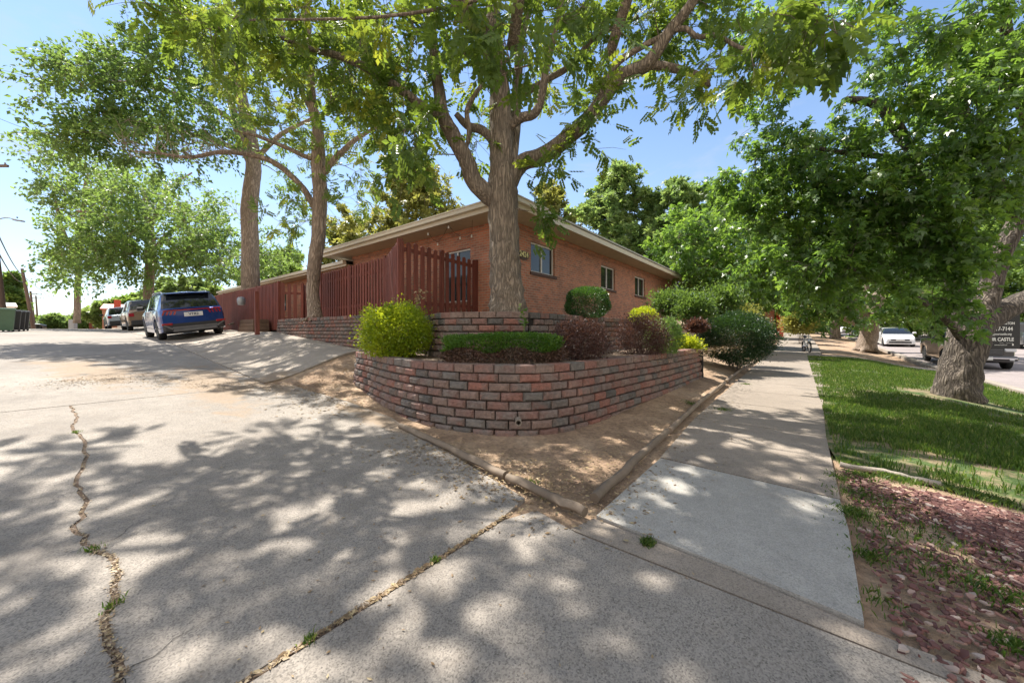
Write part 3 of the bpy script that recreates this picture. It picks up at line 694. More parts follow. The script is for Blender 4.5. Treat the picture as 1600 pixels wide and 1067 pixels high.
for o in [bpy.data.objects['leaf_litter.00%d' % i] for i in range(1, 7) if 'leaf_litter.00%d' % i in bpy.data.objects][-1:]:
    me = o.data; co = np.empty(len(me.vertices) * 3); me.vertices.foreach_get('co', co); co = co.reshape(-1, 3)
    co[:, 2] += .80 - H(co[:, 0], co[:, 1]); me.vertices.foreach_set('co', co.ravel())

# ------------------------------------------------------------ the brick house
FZ, SZ = 1.45, 4.10            # foot of wall, soffit
s0h, t0h = ST(-.13, 9.3)       # wall corner
OH = .78
def house():
    root = empty('brick_house', (*XY(s0h + 6, t0h + 6), FZ)); tag(root, 'single storey red brick house with wide tan eaves behind the retaining walls', 'house')
    Ls, Lt = 7.8, 14.6
    # windows: (start along t, width, sill z, head z) on the street side
    def wall(fixed, axis, lo, hi, wins, out):
        mb = MB(); th = .22
        def bx(a, b, z0, z1):
            if b - a < 1e-3 or z1 - z0 < 1e-3: return
            if axis == 't': mb.stbox(fixed, fixed + th, a, b, z0, z1, .5)
            else: mb.stbox(a, b, fixed, fixed + th, z0, z1, .5)
        cur = lo
        for (a, w, z0, z1) in sorted(wins):
            bx(cur, a, FZ - .4, SZ + .05); bx(a, a + w, FZ - .4, z0); bx(a, a + w, z1, SZ + .05); cur = a + w
        bx(cur, hi, FZ - .4, SZ + .05); mb.build('wall', M['brick'], root)
    def px_t(px):     # where an image column meets the street-side wall plane
        r = (px - CX) / F; Y = s0h / (r * UX + UY); return r * Y * VX + Y * VY, Y
    ww = []
    for (xa, xb, yt, yb) in ((829.5, 867, 376.5, 424), (939, 961, 412.5, 449.5), (992, 1008, 430, 461), (1040, 1049.5, 446, 472)):
        ta, Ya = px_t(xa); tb, _ = px_t(xb); ww.append((ta, tb - ta, CH + (HY - yb) / F * Ya, CH + (HY - yt) / F * Ya))
    zt = ww[0][3]; ww = [(a, w, z0, zt) for a, w, z0, _ in ww]
    zs = ww[1][2]; ww = [ww[0]] + [(a, w, zs, z1) for a, w, z0, z1 in ww[1:]]
    wall(s0h, 't', t0h, t0h + Lt, ww, -1)
    def px_s(px):
        r = (px - CX) / F; Y = t0h / (r * VX + VY); return r * Y * UX + Y * UY
    sa, sb = px_s(735), px_s(692)
    lw = [(sa, sb - sa, 2.05, 3.55)]
    wall(t0h, 's', s0h + .22, s0h + Ls, lw, -1)
    MB().stbox(s0h + .22, s0h + Ls, t0h + Lt - .22, t0h + Lt, FZ - .4, SZ + .05, .5).stbox(s0h + Ls - .22, s0h + Ls, t0h + .22, t0h + Lt - .22, FZ - .4, SZ + .05, .5).build('wall', M['brick'], root)
    def window(axis, a, w, z0, z1, sill=True):
        fr = MB(); f_ = .045; d0, d1 = .07, .13
        def bx(m, p, q, za, zb, e0=d0, e1=d1):
            if axis == 't': m.stbox(s0h + e0, s0h + e1, p, q, za, zb, .5)
            else: m.stbox(p, q, t0h + e0, t0h + e1, za, zb, .5)
        bx(fr, a, a + w, z0, z0 + f_); bx(fr, a, a + w, z1 - f_, z1); bx(fr, a, a + f_, z0 + f_, z1 - f_); bx(fr, a + w - f_, a + w, z0 + f_, z1 - f_)
        bx(fr, a + w / 2 - .022, a + w / 2 + .022, z0 + f_, z1 - f_, d0 - .004)
        W_ = fr.build('window', M['white'], root)
        g = MB(); bx(g, a + f_, a + w - f_, z0 + f_, z1 - f_, .098, .106); g.build('pane', M['glass'], W_)
        if sill:
            s_ = MB(); bx(s_, a - .05, a + w + .05, z0 - .085, z0 - .002, -.05, .1); s_.build('sill', M['sill'], W_)
    for a, w, z0, z1 in ww: window('t', a, w, z0, z1)
    for a, w, z0, z1 in lw: window('s', a, w, z0, z1, False)
    # no room is built; interior darkness is put into the opaque panes' colour
    # soffit, fascia, gutter, low hip roof
    e0s, e0t, e1s, e1t = s0h - OH, t0h - OH, s0h + Ls + .75, t0h + Lt + .75
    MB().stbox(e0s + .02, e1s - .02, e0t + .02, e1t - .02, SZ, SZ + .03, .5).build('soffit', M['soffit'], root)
    fa = MB(); fz0, fz1 = SZ - .03, SZ + .13
    fa.stbox(e0s, e1s, e0t - .025, e0t, fz0, fz1, .5).stbox(e0s - .025, e0s, e0t - .025, e1t, fz0, fz1, .5).stbox(e1s, e1s + .025, e0t - .025, e1t, fz0, fz1, .5).stbox(e0s, e1s, e1t, e1t + .025, fz0, fz1, .5)
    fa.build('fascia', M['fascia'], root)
    gt = MB(); gz0, gz1 = SZ + .05, SZ + .185
    gt.stbox(e0s - .14, e1s, e0t - .14, e0t - .028, gz0 + .02, gz1, .5).stbox(e0s - .165, e1s, e0t - .165, e0t - .028, gz1 - .02, gz1 + .012, .5)
    gt.stbox(e0s - .14, e0s - .028, e0t - .03, e0t + 1.25, gz0 + .01, gz1 - .004, .5).stbox(e0s - .165, e0s - .028, e0t - .03, e0t + 1.28, gz1 - .024, gz1 + .006, .5)
    gt.build('gutter', M['fascia'], root)
    rz = SZ + .20; rg = rz + .62; hs = (e1s - e0s) / 2
    c = [(*XY(e0s - .06, e0t - .06), rz), (*XY(e1s + .06, e0t - .06), rz), (*XY(e1s + .06, e1t + .06), rz), (*XY(e0s - .06, e1t + .06), rz)]
    rdg = [(*XY(e0s + hs, e0t + hs), rg), (*XY(e0s + hs, e1t - hs), rg)]
    lowc = [(x, y, z - .05) for x, y, z in c]
    ro = MB(); ro.add(c + rdg, [(0, 1, 4), (1, 2, 5, 4), (2, 3, 5), (3, 0, 4, 5)], .5); ro.add(c + lowc, [(0, 1, 5, 4), (1, 2, 6, 5), (2, 3, 7, 6), (3, 0, 4, 7), (4, 5, 6, 7)], .5)
    ro.build('roof', M['shingle'], root)
    vp = MB(); vp.lathe((*XY(s0h + 3, t0h + 7), rg - .35), [(.05, 0), (.05, .5), (.03, .52)], 10); vp.build('vent_pipe', M['metal'], root)
    # corbel course of darker bricks under the soffit
    MB().stbox(s0h - .03, s0h, t0h - .03, t0h + Lt, SZ - .14, SZ - .002, .5).stbox(s0h, s0h + Ls, t0h - .03, t0h, SZ - .14, SZ - .002, .5).build('corbel_course', M['brick'], root)
    # downpipe at far end
    MB().tube([(*XY(s0h - OH, t0h + Lt + .6), SZ), (*XY(s0h - .05, t0h + Lt + .5), SZ - .35), (*XY(s0h - .05, t0h + Lt + .5), FZ)], .04, 8).build('downpipe', M['fascia'], root)
    # plaque with house number
    tn, Yn = px_t(817); zn = CH + (HY - 398) / F * Yn
    n_out = Vector((-UX, -UY, 0)); al = Vector((VX, VY, 0)); upv = Vector((0, 0, 1))
    x, y = XY(s0h, tn); ctr = Vector((x, y, zn)) + n_out * .012
    pq = MB(); prof = [(-.24, -.06), (.24, -.06), (.27, 0), (.24, .075), (0, .1), (-.24, .075), (-.27, 0)]
    low = [(-.24, -.075), (.24, -.075), (.12, -.13), (0, -.15), (-.12, -.13)]
    for pr in (prof, low):
        k = len(pr); pq.add([ctr + al * a + upv * b for a, b in pr] + [ctr + al * a + upv * b + n_out * .02 for a, b in pr], [tuple(range(k)), tuple(range(k, 2 * k))] + [(i, (i + 1) % k, (i + 1) % k + k, i + k) for i in range(k)], .5)
    pp = pq.build('number_plaque', M['plaque'], root)
    mt = Matrix.Translation(ctr + n_out * .026 - upv * .0) @ Matrix((al, upv, n_out)).transposed().to_4x4()
    nt_ = text_mesh('house_number', '2424', .2, M['gold'], pp, mt, .006, bold=.004)
    return root, Ls, Lt
HOUSE, HLs, HLt = house()
# lower wing further up the alley
def wing():
    a, b, t0 = s0h + HLs + .02, s0h + HLs + 17, t0h + .3; z = 3.72
    root = empty('low_brick_wing', (*XY((a + b) / 2, t0 + 3), FZ)); tag(root, 'lower brick building with a tan eave running behind the red fence up the alley', 'building')
    MB().stbox(a, b, t0, t0 + 6, FZ - .6, z + .02, .5).build('wall', M['brick'], root)
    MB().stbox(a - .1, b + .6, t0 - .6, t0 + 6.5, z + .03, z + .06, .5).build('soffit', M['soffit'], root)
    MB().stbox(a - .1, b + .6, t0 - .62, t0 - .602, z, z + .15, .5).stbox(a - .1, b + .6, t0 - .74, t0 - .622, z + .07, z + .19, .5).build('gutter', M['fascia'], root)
    r = MB(); r.add([(*XY(a - .1, t0 - .72), z + .2), (*XY(b + .7, t0 - .72), z + .2), (*XY(b + .7, t0 + 3), z + .8), (*XY(a - .1, t0 + 3), z + .8), (*XY(b + .7, t0 + 6.6), z + .2), (*XY(a - .1, t0 + 6.6), z + .2)], [(0, 1, 2, 3), (3, 2, 4, 5), (0, 3, 5), (1, 4, 2)], .5)
    r.build('roof', M['shingle'], root)
    for k in range(3): MB().stbox(a + 3 + k * 4.5, a + 4.2 + k * 4.5, t0 - .03, t0 + .05, 2.3, 3.2, .5).build('window', M['glass'], root)
    lm = MB(); c = XY(a + 3.4, t0 - .15); lm.lathe((*c, 3.25), [(.02, .16), (.05, .12), (.08, .0), (.03, -.02)], 10); lm.build('wall_lamp', M['plaque'], root, smooth=40)
wing()
# string of unlit bulbs hanging below the left eave
def lights():
    pts = [P(x, y, Y) for x, y, Y in ((669, 363, 10.2), (684, 379, 10.4), (701, 352, 9.7), (719, 369, 9.7), (737, 366, 9.5), (738, 344, 9.2))]
    root = empty('string_lights', pts[0]); tag(root, 'string of small unlit bulbs hanging under the left eave', 'string lights')
    w = MB()
    for a, b in zip(pts[:-1], pts[1:]): w.tube([a, a.lerp(b, .5) - Vector((0, 0, .06)), b], .005, 5)
    w.build('cable', M['wire'], root)
    for p in pts[:-1]: MB().lathe(p - Vector((0, 0, .06)), [(.004, -.035), (.022, -.02), (.025, 0), (.014, .03), (.01, .05)], 10).build('bulb', M['bulb'], root, smooth=60)
lights()

# ------------------------------------------------------------ fences
def fence(name, label, a, b, z0, z1, spacing=.145, pw=.09, rails=(.25, .8), postev=2.4, postw=.09, zf=None, out=1, seed=3, both=True):
    rr = random.Random(seed); a = Vector((*a, 0)); b = Vector((*b, 0)); d = (b - a); LL = d.length; d.normalize(); nn = Vector((d.y, -d.x, 0)) * out
    mid = (a + b) / 2; root = empty(name, (mid.x, mid.y, z0)); tag(root, label, 'fence')
    pk, rl, po = MB(), MB(), []
    topf = zf or (lambda k: z1)
    k = .03; i = 0
    while k < LL - .02:
        for side in ((1, 0), (-1, .5)) if both else ((1, 0),):
            kk = k + side[1] * spacing
            if kk > LL - .03: continue
            off = nn * (.028 * side[0]); zt = topf(kk / LL) + rr.uniform(-.012, .012); zb = z0 + rr.uniform(0, .02); ln = d * rr.uniform(-.006, .006)
            p = a + d * (kk - pw / 2) + off; q = a + d * (kk + pw / 2) + off; th = nn * .009; c = pw * .28; tl = rr.uniform(-.008, .008) * d
            r = rr.random()
            def ring(s): return [(p + s, zb), (q + s, zb), (q + s + tl, zt - .03), (q + s - d * c + tl, zt), (p + s + d * c + tl, zt), (p + s + tl, zt - .03)]
            vs = [(w_.x, w_.y, z_) for s in (-th, th) for w_, z_ in ring(s)]
            pk.add(vs, [tuple(range(6)), tuple(range(6, 12))] + [(j, (j + 1) % 6, (j + 1) % 6 + 6, j + 6) for j in range(6)], r)
        k += spacing
    for h in rails:
        za = z0 + (topf(0) - z0) * h; zb_ = z0 + (topf(1) - z0) * h
        rl.bar((a.x, a.y, za), (b.x, b.y, zb_), .036, .085, .4); rl.build('rail', M['fence'], root); rl = MB()
    pk.build('picket_panel', M['fence'], root)
    n = max(1, round(LL / postev))
    for i in range(n + 1):
        p = a + d * (LL * i / n); zt = topf(i / n) + .03
        m = MB(); m.hexa([(p.x + x * d.x * postw / 2 + y * nn.x * postw / 2, p.y + x * d.y * postw / 2 + y * nn.y * postw / 2, z) for z in (z0 - .1, zt) for x, y in ((-1, -1), (1, -1), (1, 1), (-1, 1))])
        m.build('post', M['fence'], root)
    return root
Cc = (-2.5, 8.05); Dd = (-3.43, 9.8); Ee = (-.97 - .02, 9.97 - .03)
fence('picket_fence', 'tall red picket fence standing against the house corner above the golden bush', Cc, Ee, 1.50, 3.22, spacing=.19, pw=.115, both=False, rails=(.22, .9), zf=lambda k: 3.24 - .1 * k, postev=1.3)
fence('picket_fence', 'short close-set run of red pickets climbing from the long fence to the tall one', Dd, Cc, 1.50, 3.2, spacing=.13, zf=lambda k: 3.14 + .1 * k, seed=5)
tD = ST(*Dd); gate_s = 14.1
fence('picket_fence', 'long red picket fence on top of the block wall behind the leaning trunk', XY(12.6, tD[1]), Dd, 1.56, 3.1, spacing=.15, pw=.085, zf=lambda k: 3.22 - .08 * (1 - k), seed=7)
fence('picket_gate', 'recessed red picket gate between the block wall and the leaning post', XY(14.9, 5.9), XY(12.7, 5.62), 1.45, 3.05, spacing=.15, zf=lambda k: 2.95, seed=8)
fence('picket_fence', 'red picket fence along the parking pad behind the blue car', XY(27, 5.1), XY(15.1, 5.1), 1.25, 2.9, spacing=.15, zf=lambda k: 3.05 - .03 * k, seed=9)
fence('picket_fence', 'short side panel of red pickets facing down the alley by the gate', XY(15.06, 5.2), XY(14.7, 5.75), 1.22, 2.9, spacing=.2, pw=.11, both=False, zf=lambda k: 2.98, seed=10)
fp = G(402, 521); m = MB(); bx_, by_ = fp
m.bar((bx_, by_, 1.1), (bx_ - .06, by_ + .05, 2.45), .11, .11); tag(m.build('gate_post', M['fence'], base=(bx_, by_, 1.1)), 'leaning red wooden post in front of the gate opening', 'post')
# mailbox-like meter on the fence, pale board, block planter
c = P(377, 470, 12.9); mm = MB(); mm.lathe(c, [(.02, -.16), (.10, -.15), (.13, -.05), (.13, .05), (.10, .12), (.02, .14)], 14, 'z'); tag(mm.build('electric_meter', M['metal'], smooth=40, base=c - Vector((0, 0, .16))), 'round grey meter box fixed on the dark part of the red fence', 'meter')
def planter():
    x, y = XY(16.9, 4.75); z = Hz(x, y); root = empty('block_planter', (x, y, z)); tag(root, 'low dark timber planter box on the pad between the blue car and the gate', 'planter')
    m = MB(); 
    for k in range(4): m.stbox(15.6 + .02 * k, 17.3 - .02 * k, 4.42 + .012 * k, 4.95, z - .05 + k * .13, z + .07 + k * .13)
    m.build('box', M['pole'], root); MB().stbox(15.75, 17.2, 4.5, 4.9, z + .46, z + .47).build('soil', M['soil'], root)
planter()
bd = MB(); bd.stbox(23.6, 24.3, 5.0, 5.03, 1.95, 3.0); tag(bd.build('notice_board', M['white'], base=(*XY(24, 5.0), 1.95)), 'tall white board fixed to the fence right of the blue car', 'board')
# ------------------------------------------------------------ leaves
def norm(a): return a / (np.linalg.norm(a, axis=-1, keepdims=True) + 1e-9)
def leaf_template(kind):
    """quads as (k,4,3) in leaf frame: x = along, y = side, z = up; unit size"""
    q = []
    if kind == 'pinnate':
        def leaflet(bx, by, ang, l, w):
            c, s = math.cos(ang), math.sin(ang)
            def tr(a, b, z): return (bx + a * c - b * s, by + a * s + b * c, z)
            q.append([tr(0, 0, 0), tr(l * .45, w, .03), tr(l, 0, -.05), tr(l * .45, 0, -.02)])
            q.append([tr(0, 0, 0), tr(l * .45, 0, -.02), tr(l, 0, -.05), tr(l * .45, -w, .03)])
        for i in range(4):
            x = .20 + .20 * i
            leaflet(x, .01, .95, .38, .125); leaflet(x, -.01, -.95, .38, .125)
        leaflet(.97, 0, 0, .36, .12)
        q.append([(0, .006, 0), (.98, .004, 0), (.98, -.004, 0), (0, -.006, 0)])
    elif kind == 'maple':
        def lobe(ang, l, w):
            c, s = math.cos(ang), math.sin(ang)
            def tr(a, b, z): return (.12 + a * c - b * s, a * s + b * c, z)
            q.append([tr(0, 0, 0), tr(l * .5, w, .04), tr(l, 0, -.10), tr(l * .5, -w, .04)])
        lobe(0, .88, .17); lobe(.85, .66, .13); lobe(-.85, .66, .13)
    elif kind == 'oval2':
        q += [[(0, 0, 0), (.45, .27, .09), (1, 0, -.05), (.45, 0, 0)], [(0, 0, 0), (.45, 0, 0), (1, 0, -.05), (.45, -.27, .09)]]
    elif kind == 'oval':
        q.append([(0, 0, 0), (.45, .3, .07), (1, 0, -.06), (.5, -.3, .07)])
    elif kind == 'fan':      # a little bunch of three leaves, for far crowns
        for an, z in ((-.9, .15), (.1, -.1), (1.0, .2)):
            c, s = math.cos(an), math.sin(an)
            q.append([(0, 0, 0), (.45 * c - .22 * s, .45 * s + .22 * c, z), (c, s, z * .5), (.5 * c + .22 * s, .5 * s - .22 * c, z)])
    return np.array(q, float)
def leaves(name, pos, dirs, size, kind, mat, parent, rng, roll=.7, bias=0, rnd=None):
    T = leaf_template(kind); n = len(pos); x = norm(dirs); up = np.array([0, 0, 1.0]) + rng.normal(0, roll, (n, 3))
    y = norm(np.cross(up, x)); z = np.cross(x, y); sz = size * rng.uniform(.65, 1.25, n)
    B = np.stack([x, y, z], 1) * sz[:, None, None]           # rows are axes
    V = np.einsum('kqc,ncd->nkqd', T, B) + pos[:, None, None, :]
    k = T.shape[0]; V = V.reshape(-1, 3); Fc = np.arange(n * k * 4).reshape(-1, 4)
    r = rng.beta(1.6, 2.4, n) if rnd is None else rnd
    r = np.repeat(np.clip(r + bias + rng.normal(0, .05, n), 0, 1), k)
    me = poly_mesh(name, V, Fc, r); return link_mesh(name, me, M[mat], parent)

def curve_pts(pts, sub=5):
    P_ = [Vector(p) for p in pts]; out = []
    for i in range(len(P_) - 1):
        p0 = P_[max(i - 1, 0)]; p1 = P_[i]; p2 = P_[i + 1]; p3 = P_[min(i + 2, len(P_) - 1)]
        for k in range(sub):
            t = k / sub; out.append(.5 * ((2 * p1) + (-p0 + p2) * t + (2 * p0 - 5 * p1 + 4 * p2 - p3) * t * t + (-p0 + 3 * p1 - 3 * p2 + p3) * t ** 3))
    out.append(P_[-1]); return out
def gnarl(i, a): return 1 + .05 * math.sin(3 * a + i * .9) + .035 * math.sin(5 * a - i * 1.7)
def tree(name, label, trunk, limbs, clumps, kind='oval', mat='leaf_green', bark='bark_far', size=.1, per=90, sub_r=.45, dens=1.0, seed=1, flare=1.12, droop=-.25,
         nsub=None, group=None, cat='tree', leafname='crown', twig_r=.006, trunk_n=16, roots=True, twigs=5, subd=6, dead=None, bare=.0, hue=0):
    """trunk / limbs: lists of (point, radius). clumps: (centre, (rx,ry,rz), count). Crown grows twigs from the nearest limb."""
    rng = np.random.default_rng(seed); rr = random.Random(seed)
    tp = [Vector(p) for p, r in trunk]; base = tp[0]; root = empty(name, base); tag(root, label, cat, group)
    sk, skr = [], []
    tm = MB(); cp = curve_pts(tp, subd); rad = np.interp(np.linspace(0, len(trunk) - 1, len(cp)), range(len(trunk)), [r for _, r in trunk])
    fl = [1 + (flare - 1) * math.exp(-((p - base).length) / (trunk[0][1] * 1.1)) for p in cp]
    tm.tube(cp, [a * b for a, b in zip(rad, fl)], trunk_n, tw=lambda i, a: gnarl(i, a) + ((fl[i] - 1) * .55 * math.sin(5 * a + 1)))
    if roots:
        for k in range(5):
            an = k * 1.256 + rr.uniform(-.3, .3); r0 = trunk[0][1]
            tm.tube([base + Vector((math.cos(an) * r0 * .6, math.sin(an) * r0 * .6, r0 * .5)), base + Vector((math.cos(an) * r0 * 1.35, math.sin(an) * r0 * 1.35, r0 * .05)), base + Vector((math.cos(an) * r0 * 2.2, math.sin(an) * r0 * 2.2, -.09))], [r0 * .34, r0 * .2, r0 * .05], 8)
    tm.build('trunk', M[bark], root, smooth=180)
    for p, r in zip(cp[len(cp) // 2:], rad[len(cp) // 2:]): sk.append(p); skr.append(r)
    lm = MB()
    for lb in limbs:
        pts = [Vector(p) for p, r in lb]; c2 = curve_pts(pts, 5); r2 = np.interp(np.linspace(0, len(lb) - 1, len(c2)), range(len(lb)), [r for _, r in lb])
        lm.tube(c2, r2, 10 if r2[0] > .05 else 7, tw=gnarl)
        for p, r in zip(c2[2:], r2[2:]): sk.append(p); skr.append(r)
    subs = []
    for (c, rad3, n) in clumps:
        c = np.array(c)
        for _ in range(max(1, round(n * dens))):
            d = rng.normal(0, 1, 3); d /= np.linalg.norm(d); d *= rng.uniform(.25, 1) ** .5
            subs.append(c + d * np.array(rad3))
    subs = np.array(subs); SK = np.array([p[:] for p in sk]); SR = np.array(skr)
    dmin = np.array([np.min(np.linalg.norm(SK - s, axis=1)) for s in subs]); order = np.argsort(dmin)
    LP, LD = [], []; skl = [SK]; skrl = [SR]
    allS, allR = SK, SR
    for oi in order:
        s = subs[oi]; dd = np.linalg.norm(allS - s, axis=1) + .6 * np.maximum(0, allS[:, 2] - s[2]); j = int(np.argmin(dd)); a = allS[j]; ln = np.linalg.norm(s - a)
        if ln > .12:
            k = max(3, int(ln / .5) + 2); mid = (a + s) / 2 + rng.normal(0, ln * .10, 3) + np.array([0, 0, ln * .08]); t = np.linspace(0, 1, k)[:, None]
            c = (1 - t) ** 2 * a + 2 * t * (1 - t) * mid + t ** 2 * s + rng.normal(0, ln * .012, (k, 3)); c[0] = a
            r0 = min(allR[j] * .75, twig_r * (1.2 + ln * 1.6)); rl = np.linspace(r0, twig_r * .7, k)
            lm.tube([tuple(p) for p in c], list(rl), 5 if r0 < .03 else 7, caps=False)
            allS = np.concatenate([allS, c[1:]]); allR = np.concatenate([allR, rl[1:]])
            out = s - a
        else: out = rng.normal(0, 1, 3)
        if rng.random() < bare: 
            for _ in range(6):
                d = norm(out / (np.linalg.norm(out) + 1e-6) * .8 + rng.normal(0, .7, 3)); e = s + d * sub_r * 1.2
                lm.tube([tuple(s), tuple((s + e) / 2 + rng.normal(0, .04, 3)), tuple(e)], [twig_r * .6, twig_r * .45, twig_r * .2], 4, caps=False)
            continue
        out = out / (np.linalg.norm(out) + 1e-6)
        td = norm(out[None, :] * .5 + rng.normal(0, .75, (twigs, 3)) + np.array([0, 0, -.05])); tl = sub_r * rng.uniform(.6, 1.25, twigs)
        for q in range(twigs):
            e = s + td[q] * tl[q] + np.array([0, 0, droop * tl[q] * .3])
            if twig_r > .004: lm.tube([tuple(s), tuple(s + td[q] * tl[q] * .55), tuple(e)], [twig_r * .6, twig_r * .45, twig_r * .25], 4, caps=False)
        m = max(3, int(per * rng.uniform(.6, 1.35))); qi = rng.integers(0, twigs, m); tt = rng.uniform(.15, 1.05, m) ** .8
        base_p = s + td[qi] * (tl[qi] * tt)[:, None] + np.array([0, 0, 1.0]) * (droop * tl[qi] * tt * tt * .3)[:, None] + rng.normal(0, sub_r * .10, (m, 3))
        dr = td[qi] * .6 + rng.normal(0, .6, (m, 3)) + np.array([0, 0, droop])
        LP.append(base_p); LD.append(dr)
    lm.build('limbs', M[bark], root, smooth=180)
    LP = np.concatenate(LP); LD = np.concatenate(LD)
    cl = rng.uniform(0, 1, 400); key = (np.floor(LP[:, 0] * 1.7) * 7 + np.floor(LP[:, 1] * 1.7) * 13 + np.floor(LP[:, 2] * 1.7) * 29).astype(int) % 400
    r = np.clip(.45 * rng.beta(1.5, 2.6, len(LP)) + .55 * cl[key] ** 1.5 + hue, 0, 1)
    leaves(leafname, LP - np.array(base), LD, size, kind, mat, None, rng, rnd=r).parent = root
    return root
def ell(px, py, Y, rx, ry, dz, n): c = P(px, py, Y); return (c[:], (rx / F * Y, dz, ry / F * Y), n)
def limb(*l): return [(P(px, py, Y), r) for px, py, Y, r in l]

# centre tree on the upper terrace
Yt = 7.35
t1_trunk = limb((794, 496, Yt, .40), (793, 470, Yt, .345), (790, 430, Yt, .315), (788, 380, Yt, .30), (786, 310, Yt, .30), (784, 250, Yt, .24), (783, 190, Yt, .23), (778, 110, Yt + .1, .19), (770, 30, Yt + .2, .16), (775, -80, Yt + .4, .12), (790, -260, Yt + .6, .06))
t1_limbs = [
    limb((797, 290, Yt, .15), (812, 258, Yt, .17), (850, 242, Yt - .1, .165), (900, 205, Yt - .3, .15), (930, 172, Yt - .4, .135), (968, 122, Yt - .6, .13), (1008, 103, Yt - .8, .12), (1045, 52, Yt - 1, .10), (1088, -5, Yt - 1.2, .08), (1160, -120, Yt - 1.4, .05)),
    limb((1008, 103, Yt - .8, .085), (1030, 103, Yt - .8, .075), (1065, 110, Yt - .9, .07), (1098, 122, Yt - 1, .055), (1106, 136, Yt - 1.05, .05)),
    limb((930, 172, Yt - .4, .07), (944, 135, Yt - .6, .06), (968, 96, Yt - .7, .058), (1020, 65, Yt - .9, .05), (1065, 45, Yt - 1.1, .045), (1090, 58, Yt - 1.2, .04), (1120, 56, Yt - 1.3, .035), (1150, 72, Yt - 1.5, .03), (1190, 88, Yt - 1.8, .02)),
    limb((782, 322, Yt, .16), (764, 305, Yt - .05, .20), (742, 285, Yt - .1, .175), (728, 250, Yt - .2, .16), (708, 212, Yt - .3, .155), (692, 180, Yt - .3, .13), (684, 130, Yt - .3, .11), (676, 60, Yt - .4, .09), (665, -30, Yt - .5, .07), (640, -160, Yt - .6, .04)),
    limb((700, 190, Yt - .3, .10), (665, 170, Yt - .5, .085), (625, 140, Yt - .7, .08), (575, 108, Yt - .9, .07), (530, 88, Yt - 1.1, .06), (495, 80, Yt - 1.3, .045), (440, 60, Yt - 1.6, .03)),
    limb((775, 225, Yt, .10), (755, 205, Yt, .09), (730, 196, Yt - .1, .08), (712, 178, Yt - .2, .05)),
    limb((728, 238, Yt - .2, .03), (733, 205, Yt - .3, .05), (730, 172, Yt - .4, .05), (748, 140, Yt - .5, .04), (765, 118, Yt - .5, .03), (795, 90, Yt - .8, .02)),
    limb((800, 260, Yt + .1, .11), (806, 190, Yt + .3, .105), (808, 130, Yt + .4, .10), (815, 60, Yt + .5, .09), (830, -10, Yt + .6, .07), (850, -150, Yt + .8, .05)),
    limb((790, 205, Yt, .09), (812, 186, Yt - .2, .095), (838, 175, Yt - .3, .085), (848, 140, Yt - .4, .075), (855, 100, Yt - .5, .065), (866, 55, Yt - .6, .055), (880, -10, Yt - .7, .04)),
    limb((812, 152, Yt + .3, .07), (850, 128, Yt + .2, .065), (895, 100, Yt + .1, .06), (925, 62, Yt, .055), (960, 42, Yt, .05), (998, 27, Yt - .2, .04)),
    limb((765, 130, Yt - .4, .015), (800, 110, Yt - 1, .016), (850, 95, Yt - 1.4, .012), (850, 70, Yt - 1.5, .008)),
]
